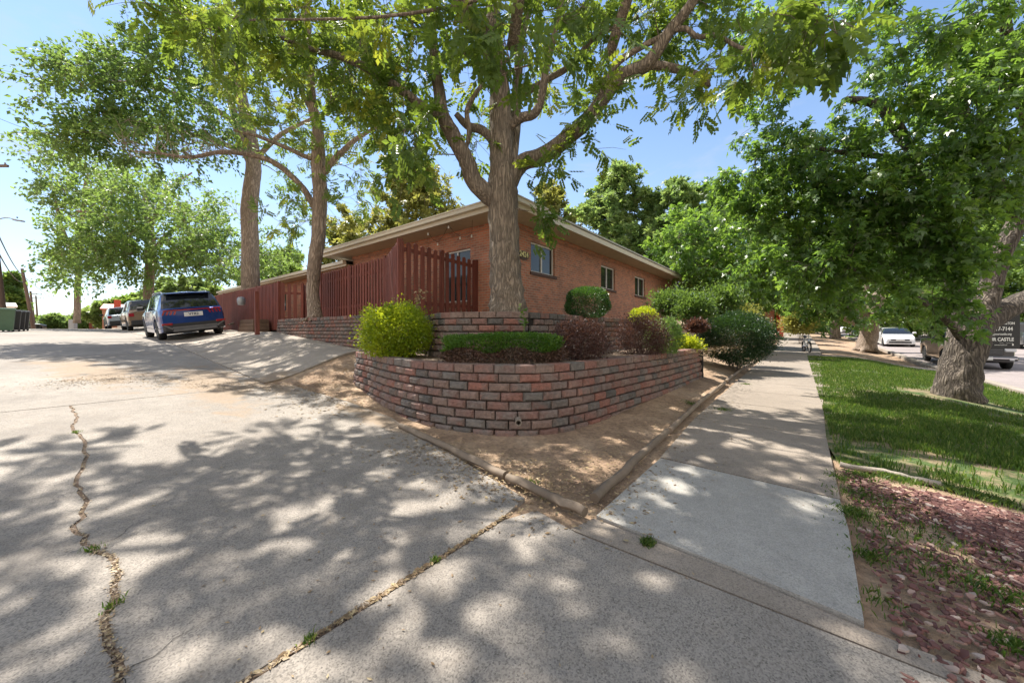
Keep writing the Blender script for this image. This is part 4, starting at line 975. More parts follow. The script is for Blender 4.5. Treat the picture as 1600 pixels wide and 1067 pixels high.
# boughs that arch over the pavement towards the viewer (they cast the dappled shade)
def wl(*l): return [(Vector(p), r) for p, r in l]
t1_limbs += [
    wl(((-.3, 7.0, 6.2), .12), ((-1.2, 5.6, 7.2), .10), ((-2.4, 4.2, 7.8), .07), ((-3.6, 2.6, 8.0), .04)),
    wl(((.0, 7.2, 6.8), .12), ((.3, 5.6, 8.2), .09), ((.2, 3.9, 8.6), .06), ((-.3, 2.2, 8.6), .03)),
    wl(((1.8, 6.8, 6.3), .10), ((2.2, 5.4, 7.6), .08), ((2.4, 4.0, 8.0), .05), ((2.6, 2.8, 8.0), .03)),
    wl(((-.5, 7.2, 7.2), .12), ((-2.4, 6.6, 8.6), .09), ((-4.5, 6.0, 9.2), .06), ((-6.3, 5.6, 9.2), .03)),
]
t1_cl = [
    ell(580, 60, 6.6, 110, 60, .9, 16), ell(700, 40, 6.4, 90, 50, .9, 12), ell(640, 180, 7.0, 60, 45, .7, 8), ell(560, 165, 6.8, 60, 55, .8, 9), ell(480, 60, 6.0, 90, 50, .8, 11),
    ell(860, 20, 7.2, 80, 40, .8, 10), ell(960, 30, 7.0, 70, 45, .7, 9), ell(1060, 30, 6.6, 60, 45, .7, 9), ell(1075, 150, 6.3, 50, 25, .4, 4), ell(1130, 60, 6.0, 40, 40, .5, 4),
    ell(900, 235, 6.9, 40, 20, .4, 3), ell(905, 180, 6.7, 40, 40, .4, 4), ell(870, 265, 7.0, 25, 14, .3, 2), ell(838, 330, 6.9, 12, 10, .2, 2), ell(735, 230, 7.2, 22, 40, .4, 4), ell(650, 250, 6.9, 40, 35, .5, 6), ell(600, 110, 7, 60, 50, .8, 7),
    ell(755, 165, 7.6, 45, 40, .6, 6), ell(830, 90, 7.9, 60, 50, .6, 7), ell(930, 110, 7.6, 50, 40, .6, 6), ell(1000, 75, 7.3, 50, 30, .5, 5),
    ell(380, 40, 5.6, 90, 40, .8, 9), ell(290, 15, 5.2, 70, 22, .6, 5),
    # shade-giving top of the crown, above the frame
    ((0, 7.2, 10.2), (3.4, 2.6, 1.7), 30), ((-3.4, 6.6, 9.6), (2.2, 1.8, 1.3), 18), ((3.2, 7.0, 9.4), (2.0, 1.8, 1.3), 12),
    ((-1.6, 5.0, 8.2), (1.6, 1.3, .8), 14), ((.6, 4.6, 9.0), (1.6, 1.6, .8), 12), ((-3.4, 3.4, 8.4), (1.5, 1.3, .6), 10), ((2.6, 4.4, 8.5), (1.2, 1.4, .6), 7), ((-.2, 2.8, 8.8), (1.4, 1.2, .6), 8), ((-5.6, 5.2, 9.3), (1.4, 1.6, .7), 11),
    ((-5.4, 8.2, 9.9), (1.8, 1.6, .8), 12), ((-4.2, 4.9, 9.0), (1.6, 1.0, .6), 14), ((-2.6, 5.6, 9.6), (1.5, 1.0, .6), 12), ((-6.6, 4.4, 9.2), (1.2, 1.2, .5), 8), ((-2.2, 3.6, 8.4), (1.0, .9, .4), 8), ((-.6, 4.4, 8.9), (1.0, .8, .4), 6), ((-6.2, 5.4, 9.0), (1.3, 1.0, .5), 9), ((-7.7, 6.5, 9.2), (1.3, 1.1, .6), 11), ((-4.9, 4.2, 8.8), (.9, .8, .4), 6), ((-1.8, 5.2, 8.5), (.9, .7, .4), 6),
]
tree('shade_tree', 'large grey barked tree with spreading limbs on the terrace in front of the house corner', t1_trunk, t1_limbs, t1_cl,
     'pinnate', 'leaf_ash', 'bark_ash', size=.24, per=19, sub_r=.5, seed=21, flare=1.08, droop=-.35, trunk_n=26, twig_r=.007, subd=8, roots=False)
# its low, near sprays at the top of the view
def sprays(name, label, twig_pts, n, size, mat, seed):
    pass
near_cl = [ell(790, 45, 4.2, 90, 40, .35, 11), ell(690, 50, 4.3, 60, 45, .3, 6), ell(900, 55, 4.4, 60, 30, .3, 5), ell(655, 215, 4.9, 30, 35, .2, 5), ell(1235, 45, 3.7, 70, 38, .3, 9), ell(1180, 90, 3.9, 40, 40, .3, 5), ell(1310, 20, 3.4, 30, 22, .2, 3), ell(600, 30, 4.4, 60, 30, .3, 4), ell(420, 20, 4.4, 90, 20, .3, 5)]
tree('shade_tree', 'tree arching over the pavement, its big near leaves hanging at the top edge', wl(((5.6, -2.6, -.05), .13), ((5.4, -2.4, 2.2), .11), ((4.9, -1.6, 4.2), .10), ((4.0, 0, 5.6), .08), ((2.9, 1.6, 6.0), .06)),
     [wl(((2.9, 1.6, 6.0), .05), ((1.4, 2.8, 5.7), .04), ((.2, 3.9, 5.1), .025), ((-1.2, 4.2, 4.9), .018), ((-3.2, 4.4, 5.0), .012)), wl(((2.9, 1.6, 6.0), .05), ((3.0, 2.6, 5.2), .035), ((2.9, 3.5, 4.5), .02))],
     near_cl, 'pinnate', 'leaf_ash', 'bark_ash', size=.25, per=9, sub_r=.36, seed=5, droop=-.8, trunk_n=12, twig_r=.005, roots=False)

# tree between the fence and the block wall
Y2 = 11.15
tree('shade_tree', 'slender tree leaning out of the block wall in front of the long red fence',
     limb((493, 500, Y2 - .15, .20), (489, 460, Y2, .175), (491, 420, Y2, .19), (498, 360, Y2, .20), (500, 300, Y2, .205), (497, 250, Y2, .20), (497, 205, Y2, .16), (488, 165, Y2, .13), (484, 100, Y2, .11), (480, 20, Y2, .09), (486, -90, Y2, .05)),
     [limb((492, 325, Y2, .10), (474, 295, Y2 - .2, .09), (455, 275, Y2 - .3, .085), (428, 254, Y2 - .5, .08), (390, 242, Y2 - .7, .07), (345, 238, Y2 - 1, .06), (295, 246, Y2 - 1.2, .045), (250, 240, Y2 - 1.4, .025), (205, 236, Y2 - 1.5, .012)),
      limb((497, 250, Y2, .08), (478, 245, Y2 - .2, .07), (445, 230, Y2 - .4, .06), (405, 214, Y2 - .6, .05), (365, 204, Y2 - .9, .03)),
      limb((506, 270, Y2, .10), (522, 250, Y2 - .1, .09), (545, 228, Y2 - .2, .08), (565, 212, Y2 - .3, .06), (605, 192, Y2 - .5, .03), (650, 172, Y2 - .7, .02)),
      limb((490, 180, Y2, .07), (470, 140, Y2, .06), (462, 100, Y2, .05), (440, 40, Y2, .03)), limb((510, 180, Y2, .08), (520, 120, Y2, .07), (530, 60, Y2, .06), (535, -10, Y2, .04))],
     [ell(470, 200, 11, 70, 40, 1.2, 14), ell(540, 190, 11, 60, 45, 1.2, 11), ell(560, 280, 11.4, 40, 30, .8, 6), ell(430, 130, 10.8, 80, 60, 1.5, 17), ell(500, 90, 11, 90, 70, 1.6, 18), ell(580, 100, 11.2, 50, 60, 1.2, 8), ell(400, 40, 10.5, 90, 50, 1.4, 13), ell(480, 0, 11, 110, 60, 1.6, 15),
      ell(440, 330, 11.2, 45, 40, .8, 7), ell(540, 320, 11.6, 35, 25, .8, 4), ell(500, -130, 11, 140, 60, 2.0, 13), ell(350, 120, 10.2, 50, 40, 1.0, 6)],
     'pinnate', 'leaf_ash2', 'bark_far', size=.24, per=20, sub_r=.6, seed=8, flare=1.2, twig_r=.008, trunk_n=16, bare=.06)
# dead, sun-bleached twigs on its long left limb
def deadtwigs():
    rng = np.random.default_rng(3); m = MB(); pts = [P(x, y, Y) for x, y, Y in ((360, 238, 10), (330, 238, 9.9), (300, 244, 9.8), (270, 242, 9.7), (240, 240, 9.6), (210, 236, 9.5))]
    for _ in range(110):
        a = pts[rng.integers(0, 6)] + Vector(rng.normal(0, .12, 3)); d = Vector((-.6, 0, .55)) + Vector(rng.normal(0, .45, 3)); l = rng.uniform(.3, .9)
        b = a + d.normalized() * l * .5; e = b + (d + Vector(rng.normal(0, .4, 3))).normalized() * l * .5; m.tube([a, b, e], [.008, .006, .003], 4, caps=False)
    t = bpy.data.objects['shade_tree.002']; m.build('dead_twigs', M['timber'], t)
deadtwigs()
# thick maple behind the fence, its crown fills the upper left
Y3 = 17.2
tree('maple_tree', 'tall maple with a thick straight trunk rising behind the red fence at the left',
     limb((392, 505, Y3, .40), (392, 450, Y3, .37), (390, 330, Y3, .34), (396, 255, Y3, .31), (388, 200, Y3, .28), (375, 140, Y3, .22), (360, 60, Y3, .15), (350, -40, Y3, .08)),
     [limb((394, 260, Y3, .2), (375, 215, Y3 - .4, .17), (352, 130, Y3 - .8, .14), (330, 118, Y3 - 1, .12), (300, 128, Y3 - 1.3, .09), (250, 120, Y3 - 1.6, .06)),
      limb((388, 220, Y3, .15), (350, 180, Y3 - .8, .13), (280, 150, Y3 - 1.6, .10), (210, 130, Y3 - 2, .07), (140, 130, Y3 - 2.2, .04)),
      limb((384, 240, Y3, .13), (320, 215, Y3 - .8, .10), (240, 200, Y3 - 1.6, .07), (150, 190, Y3 - 2, .04)), limb((398, 250, Y3, .12), (440, 210, Y3, .10), (500, 180, Y3, .06))],
     [ell(250, 110, 13.5, 90, 50, 1.6, 34), ell(150, 150, 13, 80, 55, 1.4, 30), ell(110, 120, 13, 45, 35, 1.0, 11), ell(210, 210, 13.2, 110, 45, 1.5, 36), ell(300, 180, 14, 70, 50, 1.6, 22), ell(330, 80, 14, 80, 50, 1.6, 22),
      ell(130, 225, 13, 45, 35, 1.0, 11), ell(440, 300, 19, 30, 45, 1.2, 8), ell(310, 320, 18, 45, 50, 1.4, 12), ell(440, 370, 19, 22, 30, .9, 6), ell(460, 240, 19, 50, 50, 1.4, 9), ell(345, 400, 17, 20, 20, .8, 4), ell(330, -20, 14, 120, 50, 2, 22), ell(450, 60, 15.5, 70, 60, 1.5, 14)],
     'oval2', 'leaf_green', 'bark_far', size=.165, per=115, sub_r=.8, seed=31, flare=1.2, twig_r=.010, trunk_n=18)
# big tree beyond the parked cars
Y4 = 27.0
tree('maple_tree', 'broad green tree beyond the parked cars with low hanging branches',
     limb((233, 497, Y4, .34), (233, 440, Y4, .29), (236, 390, Y4, .32), (230, 330, Y4, .22), (225, 290, Y4, .12)),
     [limb((234, 400, Y4, .18), (270, 360, Y4 - .5, .14), (330, 330, Y4 - 1, .08)), limb((233, 380, Y4, .18), (180, 340, Y4 - 1, .14), (120, 330, Y4 - 1.5, .08)), limb((234, 360, Y4, .15), (260, 300, Y4, .1), (300, 270, Y4, .05))],
     [ell(260, 350, 25, 110, 60, 3, 85), ell(180, 410, 25, 70, 35, 2.2, 26), ell(130, 360, 25.5, 60, 50, 2, 20), ell(320, 400, 25, 60, 35, 2, 22), ell(180, 310, 26, 70, 45, 2, 20), ell(400, 400, 24, 40, 30, 1.5, 10), ell(110, 405, 26, 40, 28, 1.2, 9)],
     'oval2', 'leaf_green', 'bark_far', size=.27, per=110, sub_r=1.35, seed=41, twig_r=.014, trunk_n=12, hue=.08)
tree('ash_tree', 'grey green tree with see-through foliage behind the broad green tree at the left',
     limb((120, 505, 34, .24), (122, 440, 34, .21), (128, 350, 34, .18), (135, 280, 34, .15)), [limb((124, 420, 34, .2), (95, 350, 33, .12), (85, 300, 33, .06)), limb((128, 370, 34, .2), (170, 310, 33, .12), (200, 280, 33, .06))],
     [ell(105, 310, 33, 50, 40, 2, 17), ell(90, 250, 33, 34, 34, 2, 9), ell(120, 270, 33, 50, 40, 2, 12), ell(200, 290, 33, 60, 40, 2, 14), ell(130, 380, 33, 50, 40, 2, 14), ell(105, 420, 33, 36, 24, 2, 6)],
     'oval', 'leaf_far', 'bark_far', size=.34, per=80, sub_r=1.5, seed=43, twig_r=.016, trunk_n=10, roots=False)

# street maples on the right
gx, gy = G(1497, 621)
def lg(dx, dy, dz): return Vector((gx + dx, gy + dy, H5 + dz))
H5 = Hz(gx, gy) - .06; Y5 = gy
tree('maple_tree', 'old street maple with a thick furrowed trunk in front of the black truck',
     [(lg(0, 0, 0), .36), (P(1496, 600, Y5), .315), (P(1505, 560, Y5), .29), (P(1516, 520, Y5), .30), (P(1530, 492, Y5), .22), (P(1546, 455, Y5), .165), (P(1563, 400, Y5), .145), (P(1590, 345, Y5), .15), (P(1620, 270, Y5 + .1), .14), (P(1640, 150, Y5 + .2), .10), (P(1650, 0, Y5 + .2), .06)],
     [limb((1530, 515, Y5, .20), (1555, 492, Y5 + .05, .20), (1600, 470, Y5 + .1, .19), (1660, 440, Y5 + .2, .15), (1760, 380, Y5 + .4, .10)),
      limb((1512, 535, Y5, .16), (1503, 500, Y5, .12), (1495, 462, Y5, .11), (1484, 430, Y5, .11), (1470, 395, Y5 - .1, .09), (1450, 330, Y5 - .3, .08), (1430, 250, Y5 - .4, .08), (1398, 196, Y5 - .4, .11), (1372, 164, Y5 - .4, .09), (1322, 155, Y5 - .4, .05)),
      limb((1510, 540, Y5, .09), (1480, 500, Y5 - .2, .07), (1440, 470, Y5 - .4, .05), (1380, 440, Y5 - .6, .03), (1330, 420, Y5 - .7, .02)),
      limb((1470, 395, Y5 - .1, .07), (1400, 350, Y5 - .2, .06), (1330, 320, Y5 - .2, .04), (1260, 310, Y5, .03)),
      limb((1430, 250, Y5 - .4, .06), (1330, 240, Y5 - .3, .05), (1250, 230, Y5, .03), (1180, 240, Y5, .02)),
      limb((1590, 345, Y5, .08), (1540, 250, Y5 - .6, .06), (1500, 150, Y5 - .8, .04), (1460, 60, Y5 - .9, .02)),
      wl((P(1620, 270, Y5 + .1), .08), ((8.2, 6.0, 6.2), .07), ((6.6, 5.0, 7.4), .05), ((4.6, 4.2, 8.0), .03)), wl((P(1640, 150, Y5 + .2), .08), ((9.0, 5.6, 8.5), .06), ((8.4, 3.6, 9), .03))],
     [ell(1420, 300, 6.6, 110, 70, .8, 46), ell(1560, 270, 8.6, 60, 60, .8, 14), ell(1575, 300, 6.0, 40, 40, .4, 7), ell(1590, 180, 5.8, 40, 50, .5, 7), ell(1560, 400, 9.0, 50, 40, .6, 8), ell(1300, 330, 7.2, 100, 60, .8, 34), ell(1230, 250, 7.6, 80, 60, .9, 26), ell(1180, 300, 8, 50, 60, .8, 13), ell(1320, 400, 6.9, 100, 34, .7, 26), ell(1430, 390, 6.5, 50, 34, .6, 12), ell(1200, 180, 7.6, 40, 40, .6, 7),
      ell(1500, 200, 6.0, 80, 60, .8, 18), ell(1560, 80, 5.8, 60, 70, .8, 15), ell(1440, 125, 5.8, 30, 20, .4, 4), ell(1370, 95, 5.4, 25, 10, .2, 2), ell(1450, 45, 5.2, 50, 30, .5, 7), ell(1480, 462, 6.3, 20, 8, .2, 3), ell(1430, 440, 6.4, 30, 14, .3, 4), ell(1290, 230, 7.0, 50, 50, .6, 9), ell(1250, 410, 7.6, 60, 26, .6, 9),
      ((8.4, 6.6, 8.0), (2.6, 2.2, 1.6), 34), ((5.6, 4.8, 8.0), (1.8, 1.4, .9), 13), ((11.5, 7.5, 6.5), (2.2, 2.5, 2), 22), ((8.6, 3.8, 8.8), (1.4, 1.3, .8), 8), ((6.4, 8.2, 7.8), (2, 1.6, 1), 14), ((4.2, 6.6, 8.6), (1.2, 1.2, .5), 5)],
     'maple', 'leaf_maple', 'bark_maple', size=.135, per=150, sub_r=.6, seed=51, dens=.66, flare=1.03, roots=False, droop=-.75, twig_r=.007, trunk_n=30, subd=6)
x6, y6 = G(1353, 548)
z6 = Hz(x6, y6) - .05
def c6(px, py, dY=0): return P(px, py, y6 + dY)
tree('maple_tree', 'second street maple, fork trunked, at the end of the lawn beside the white sedan',
     [((x6, y6, z6), .55), (c6(1357, 525), .48), (c6(1360, 500), .52), (c6(1362, 484), .44), (c6(1378, 455), .32), (c6(1395, 420), .25), (c6(1410, 370), .18), (c6(1415, 300), .1)],
     [[(c6(1352, 505), .34), (c6(1346, 485), .30), (c6(1335, 470), .22), (c6(1310, 450), .16), (c6(1280, 430), .10)], [(c6(1350, 512), .2), (c6(1325, 500), .17), (c6(1300, 488), .14), (c6(1270, 478), .08)],
      [(c6(1362, 490), .26), (c6(1355, 450), .2), (c6(1350, 400), .14), (c6(1340, 330), .08)]],
     [ell(1230, 420, 20, 90, 45, 2, 38), ell(1330, 400, 21, 80, 60, 2.5, 34), ell(1150, 400, 19, 60, 50, 2, 26), ell(1160, 455, 18, 35, 16, 1.0, 6), ell(1280, 470, 20, 55, 20, 1.5, 14), ell(1420, 420, 22, 60, 60, 2, 20), ell(1420, 480, 22, 50, 20, 1.5, 10), ell(1090, 380, 19.5, 50, 60, 2, 20), ell(1250, 340, 21, 100, 50, 2.5, 26), ell(1400, 250, 22, 80, 80, 3, 24)],
     'maple', 'leaf_maple', 'bark_far', size=.27, per=120, sub_r=1.15, seed=61, droop=-.5, twig_r=.012, trunk_n=18, hue=.06)
x7, y7 = G(1305, 528)
tree('street_tree', 'third street tree farther down the tree lawn past the second maple', [((x7, y7, Hz(x7, y7) - .05), .5), (P(1306, 505, y7), .42), (P(1308, 480, y7), .32), (P(1312, 440, y7), .2)],
     [[(P(1308, 485, y7), .25), (P(1330, 450, y7), .15), (P(1350, 420, y7), .08)], [(P(1307, 490, y7), .2), (P(1285, 460, y7), .15), (P(1265, 440, y7), .08)]],
     [ell(1300, 450, y7, 70, 40, 5, 40), ell(1260, 480, y7, 36, 18, 3, 12), ell(1350, 480, y7, 40, 15, 3, 12)], 'fan', 'leaf_green', 'bark_far', size=.4, per=80, sub_r=1.8, seed=71, twig_r=.02, trunk_n=12, roots=False, hue=.15)

# trees behind the house and across the streets: each with its own crown and trunk
def bgtree(label, px, pbase, Y, top, rx, mat, seed, kind='fan', size=None, per=70, nclump=None, name='background_tree', group='background trees', hue=0, wob_=.3, low=.35, dens=1.0):
    rr = random.Random(seed); x = (px - CX) / F * Y; zb = Hz(x, Y) - .1; zt = CH + (HY - top) / F * Y; h = zt - zb; wr = rx / F * Y
    tr = [(Vector((x, Y, zb)), .035 * h ** .9), (Vector((x + rr.uniform(-.2, .2), Y, zb + h * .3)), .028 * h ** .9), (Vector((x + rr.uniform(-.4, .4), Y, zb + h * .6)), .018 * h), (Vector((x, Y, zb + h * .88)), .006 * h)]
    cl = []; n = nclump or 9
    for i in range(n):
        k = i / (n - 1); zz = zb + h * (low + (1 - low) * k * .92); w = wr * math.sin(math.pi * (.22 + .70 * k)) ** .7; an = i * 2.4 + rr.random()
        cl.append(((x + math.cos(an) * w * .5, Y + math.sin(an) * w * .5, zz), (w * .62, w * .6, h * .11), max(3, int(9 * dens))))
    return tree(name, label, tr, [], cl, kind, mat, 'bark_far', size=size or Y * .0125, per=per, sub_r=max(.5, wr * .24), seed=seed, twig_r=.004 + .0003 * Y, trunk_n=8, roots=False, group=group, twigs=4, hue=hue, subd=3)
bgtree('yellow green tree rising behind the roof left of the big trunk', 640, 400, 26, 270, 95, 'leaf_yellow', 101, dens=1.5)
bgtree('small yellowish tree just above the left end of the eaves', 545, 420, 30, 355, 50, 'leaf_yellow', 102)
bgtree('feathery green tree above the right roof edge', 962, 420, 27, 262, 66, 'leaf_far', 103, dens=1.7, hue=.3)
bgtree('green tree with round crown over the far end of the roof', 1050, 430, 24, 292, 60, 'leaf_far', 104, dens=1.7, hue=.25)
bgtree('tree with drooping foliage behind the shrubs at the end of the house', 1120, 440, 27, 300, 60, 'leaf_green', 105, dens=1.6)
bgtree('light green tree half hidden directly behind the big trunk', 850, 400, 30, 300, 60, 'leaf_yellow', 106)
for i, (px, Y, top, rx, lb) in enumerate([
    (1165, 40, 400, 60, 'dark tree behind the brick pillar'), (1235, 60, 410, 50, 'far tree closing the view along the sidewalk'), (1290, 75, 420, 50, 'farthest green tree in line with the street'),
    (1400, 46, 330, 90, 'tall tree across the street behind the white sedan'), (1465, 38, 330, 80, 'bright green tree across the street left of the thick trunk'), (1540, 34, 320, 80, 'bright tree across the street above the black sign'), (1610, 30, 300, 80, 'tree across the street at the right picture edge')]):
    bgtree(lb, px, 0, Y, top, rx, 'leaf_green', 120 + i, dens=1.5, low=.12, hue=.22)
for i, (px, Y, top, rx, lb) in enumerate([(16, 52, 432, 16, 'leafy tree behind the bins at the left edge'), (82, 70, 496, 13, 'dark conifer-like tree in the distance left of the alley'), (64, 85, 500, 16, 'low round tree far down the alley on its left'), (104, 95, 500, 14, 'pale hazy tree at the very end of the alley'),
    (138, 70, 486, 16, 'tree on the right of the far alley end'), (165, 56, 474, 20, 'light green tree behind the silver car'), (208, 60, 466, 26, 'tree behind the bronze car'), (290, 48, 440, 50, 'tree filling the gap behind the blue car'), (440, 40, 400, 50, 'tree behind the low wing roof')]):
    bgtree(lb, px, 0, Y, top, rx, 'leaf_far' if i % 2 else 'leaf_green', 140 + i, low=.25, hue=.4 if i > 4 else .25, dens=.9)

for i, (s_, t_, lb) in enumerate([(-17, 1, 'tree across the side street opposite the alley mouth'), (-18, 12, 'tree across the side street opposite the lawn'), (-10, -8, 'tree on the opposite corner of the alley')]):
    x_, y_ = XY(s_, t_); h_ = 9 + i; zb_ = Hz(x_, y_)
    tree('background_tree', lb, wl(((x_, y_, zb_), .3), ((x_ + .2, y_, zb_ + h_ * .4), .22), ((x_, y_ + .2, zb_ + h_ * .8), .08)), [], [((x_, y_, zb_ + h_ * k), (2.6 * w_, 2.6 * w_, 1.2), 12) for k, w_ in ((.35, .9), (.55, 1.1), (.75, .9), (.9, .5))], 'fan', 'leaf_green', 'bark_far', size=.34, per=60, sub_r=1.0, seed=300 + i, twig_r=.01, trunk_n=8, roots=False, group='background trees')

# ------------------------------------------------------------ shrubs
def shrub(name, label, c, rad, n, kind, mat, size, seed, zb, stems=8, cat='bush', rough=.07, boxy=2.0, inner=.35, twigmat='bark_far', fill=True, hue=0, stem_r=.010, low=None, jag=.0):
    """clipped or loose bush: leaves in the outer shell of a superellipsoid, stems running up inside"""
    rng = np.random.default_rng(seed); c = Vector(c); root = empty(name, (c.x, c.y, zb)); tag(root, label, cat)
    d = rng.normal(0, 1, (n, 3)); d = norm(d); p = boxy; k = (np.abs(d) ** p).sum(1) ** (-1 / p); d = d * k[:, None]
    sh = 1 - inner * rng.random(n) ** 1.6 + rng.normal(0, rough, n) * (rng.random(n) < .6)
    lump = 1 + .06 * np.sin(d[:, 0] * 5 + seed) * np.cos(d[:, 1] * 4) + .05 * np.sin(d[:, 2] * 6 + d[:, 0] * 3)
    if jag: sh += jag * rng.random(n) ** 6
    pos = d * (sh * lump)[:, None] * np.array(rad) + np.array([0, 0, c.z - zb])
    keep = pos[:, 2] > .01; pos = pos[keep]; d = d[keep]
    if low is not None:
        z_ = pos[:, 2] < low * (1 + .2 * np.sin(pos[:, 0] * 9)); 
    dirs = d + rng.normal(0, .55, d.shape) + np.array([0, 0, .25])
    key = (np.floor(pos[:, 0] * 9) * 7 + np.floor(pos[:, 1] * 9) * 13 + np.floor(pos[:, 2] * 9) * 29).astype(int) % 400; cl = rng.uniform(0, 1, 400)
    r = np.clip(.5 * rng.beta(1.5, 2.4, len(pos)) + .4 * cl[key] + hue, 0, 1)
    if low is not None:
        leaves('foliage', pos[~z_], dirs[~z_], size, kind, mat, None, rng, rnd=r[~z_]).parent = root
        leaves('lower_twigs', pos[z_], dirs[z_], size * .9, kind, 'leaf_brown', None, rng, rnd=r[z_]).parent = root
    else: leaves('foliage', pos, dirs, size, kind, mat, None, rng, rnd=r).parent = root
    m = MB(); b0 = Vector((c.x, c.y, zb))
    for i in range(stems):
        an = rng.uniform(0, 6.28); f = rng.uniform(.3, .85); e = Vector((c.x + math.cos(an) * rad[0] * f, c.y + math.sin(an) * rad[1] * f, c.z + rad[2] * rng.uniform(-.1, .6)))
        b = b0 + Vector((math.cos(an) * min(.12, rad[0] * .2), math.sin(an) * min(.12, rad[1] * .2), -.03)); mid = b.lerp(e, .45) + Vector((0, 0, .1 * rad[2])) - Vector((math.cos(an), math.sin(an), 0)) * .05
        m.tube(curve_pts([b, mid, e], 3), list(np.linspace(stem_r, stem_r * .4, 7)), 5)
        for _ in range(3):
            q = e.lerp(mid, rng.uniform(0, .5)); w = q + Vector(rng.normal(0, 1, 3)) * .25 * rad[2]; m.tube([q, w], [stem_r * .4, stem_r * .2], 4)
    m.build('stems', M[twigmat], root)
    return root
c = P(617, 508, 6.0)
shrub('golden_shrub', 'rounded yellow green shrub on the left end of the low block wall', (c.x, c.y + .1, 1.20), (.53, .48, .44), 18000, 'oval', 'leaf_gold', .043, 1, .80, boxy=2.3, inner=.55, rough=.1, hue=-.18, jag=.25)
c = P(786, 545, 4.95)
shrub('clipped_hedge', 'low flat clipped hedge, bright green on top and bare brown below, above the curved wall', (c.x, c.y + .05, .96), (.80, .38, .215), 26000, 'oval', 'leaf_hedge', .031, 2, .80, boxy=4.0, inner=.3, stems=16, rough=.04, low=.17)
c = P(917, 473, 7.6)
shrub('ball_shrub', 'clipped dark green ball shaped bush in front of the brick wall', (c.x, c.y, 1.80), (.45, .43, .33), 14000, 'oval', 'leaf_box', .032, 3, 1.5, boxy=2.4, inner=.25, rough=.025)
c = P(905, 532, 5.45)
shrub('purple_shrub', 'dark purple leaved bush just right of the clipped low hedge', (c.x, c.y, 1.05), (.42, .38, .32), 12000, 'oval', 'leaf_purple', .028, 4, .80, boxy=2.2, inner=.6, rough=.10, jag=.3)
c = P(1003, 522, 6.5)
shrub('purple_shrub', 'dark purple leaved bush beside the round green one above the low wall', (c.x, c.y, 1.12), (.43, .40, .37), 13000, 'oval', 'leaf_purple', .028, 5, .80, boxy=2.4, inner=.6, rough=.10, jag=.3, hue=-.05)
c = P(1040, 524, 6.8)
shrub('green_shrub', 'rounded green bush touching the right purple bush', (c.x, c.y + .1, 1.10), (.32, .36, .36), 9000, 'oval', 'leaf_green', .032, 6, .80, boxy=2.3, inner=.4)
c = P(1006, 488, 8.0)
shrub('golden_shrub', 'small golden bush peeping over the purple bushes', (c.x, c.y, 1.55), (.30, .25, .2), 3500, 'oval', 'leaf_gold', .034, 7, 1.3, inner=.5)
x, y = G(1152, 577)
shrub('burning_bush', 'big dark green vase shaped bush beside the sidewalk at the end of the low wall', (x, y + .1, 1.02), (1.02, .9, .74), 32000, 'oval', 'leaf_dark', .05, 8, Hz(x, y), boxy=2.3, inner=.45, stems=26, stem_r=.012, rough=.06, jag=.15)
for i, (px, py, Y, rx, ry, lb, mt) in enumerate([(1050, 474, 11.5, 28, 19, 'loose light green shrub under the last window', 'leaf_shrub'), (1085, 482, 10.5, 26, 22, 'loose green shrub between the house end and the big dark bush', 'leaf_shrub'),
    (1070, 540, 8.6, 18, 12, 'small yellow green plant on the low wall bed', 'leaf_gold'), (1088, 512, 9.5, 11, 10, 'reddish green shrub left of the big dark bush', 'leaf_purple'), (1130, 472, 13, 24, 24, 'tall green shrub behind the big dark bush', 'leaf_shrub'), (1160, 500, 16, 22, 20, 'bright shrub right behind the big dark bush', 'leaf_yellow'), (1186, 520, 20, 10, 10, 'pale shrub at the foot of the brick pillar', 'leaf_green'),
    (1250, 500, 30, 20, 16, 'flowering pale shrub beyond the brick pillar', 'leaf_yellow')]):
    c = P(px, py, Y); zb = Hz(c.x, c.y); 
    if Y < 12 and ST(c.x, c.y)[0] > 1.9: zb = .8 if ST(c.x, c.y)[0] < 3.3 and ST(c.x, c.y)[1] < 10 else max(zb, 1.2)
    shrub('garden_shrub', lb, (c.x, c.y, c.z), (rx / F * Y, rx / F * Y * .9, ry / F * Y), 5200, 'oval2', mt, .0075 * Y, 200 + i, min(zb, c.z - .1), inner=.8, rough=.2, hue=.05, stems=10, jag=.7)
# little weed sapling on the wall step, twig on terrace, bleached sprig over the golden shrub
def sapling(name, label, p, h, mat, seed, n=26, size=.06):
    rng = np.random.default_rng(seed); p = Vector(p); root = empty(name, p); tag(root, label, 'plant'); m = MB()
    m.tube([p, p + Vector((.02, 0, h * .5)), p + Vector((-.01, .01, h))], [.006, .004, .002], 5); m.build('stem', M['leaf_hedge'], root)
    t = rng.uniform(.25, 1, n); an = rng.uniform(0, 6.28, n); pos = np.stack([0 * t, 0 * t, t * h], 1); d = np.stack([np.cos(an), np.sin(an), rng.uniform(-.1, .6, n)], 1)
    leaves('foliage', pos, d, size, 'oval2', mat, None, rng).parent = root
sapling('weed_plant', 'small leafy weed growing at the right end of the stepped block wall', P(818, 522, 5.45), .36, 'leaf_hedge', 1, 34, .075)
sapling('weed_plant', 'tiny weed at the corner of the upper terrace by the brick wall', P(812, 486, 6.6), .14, 'leaf_hedge', 2, 14, .04)
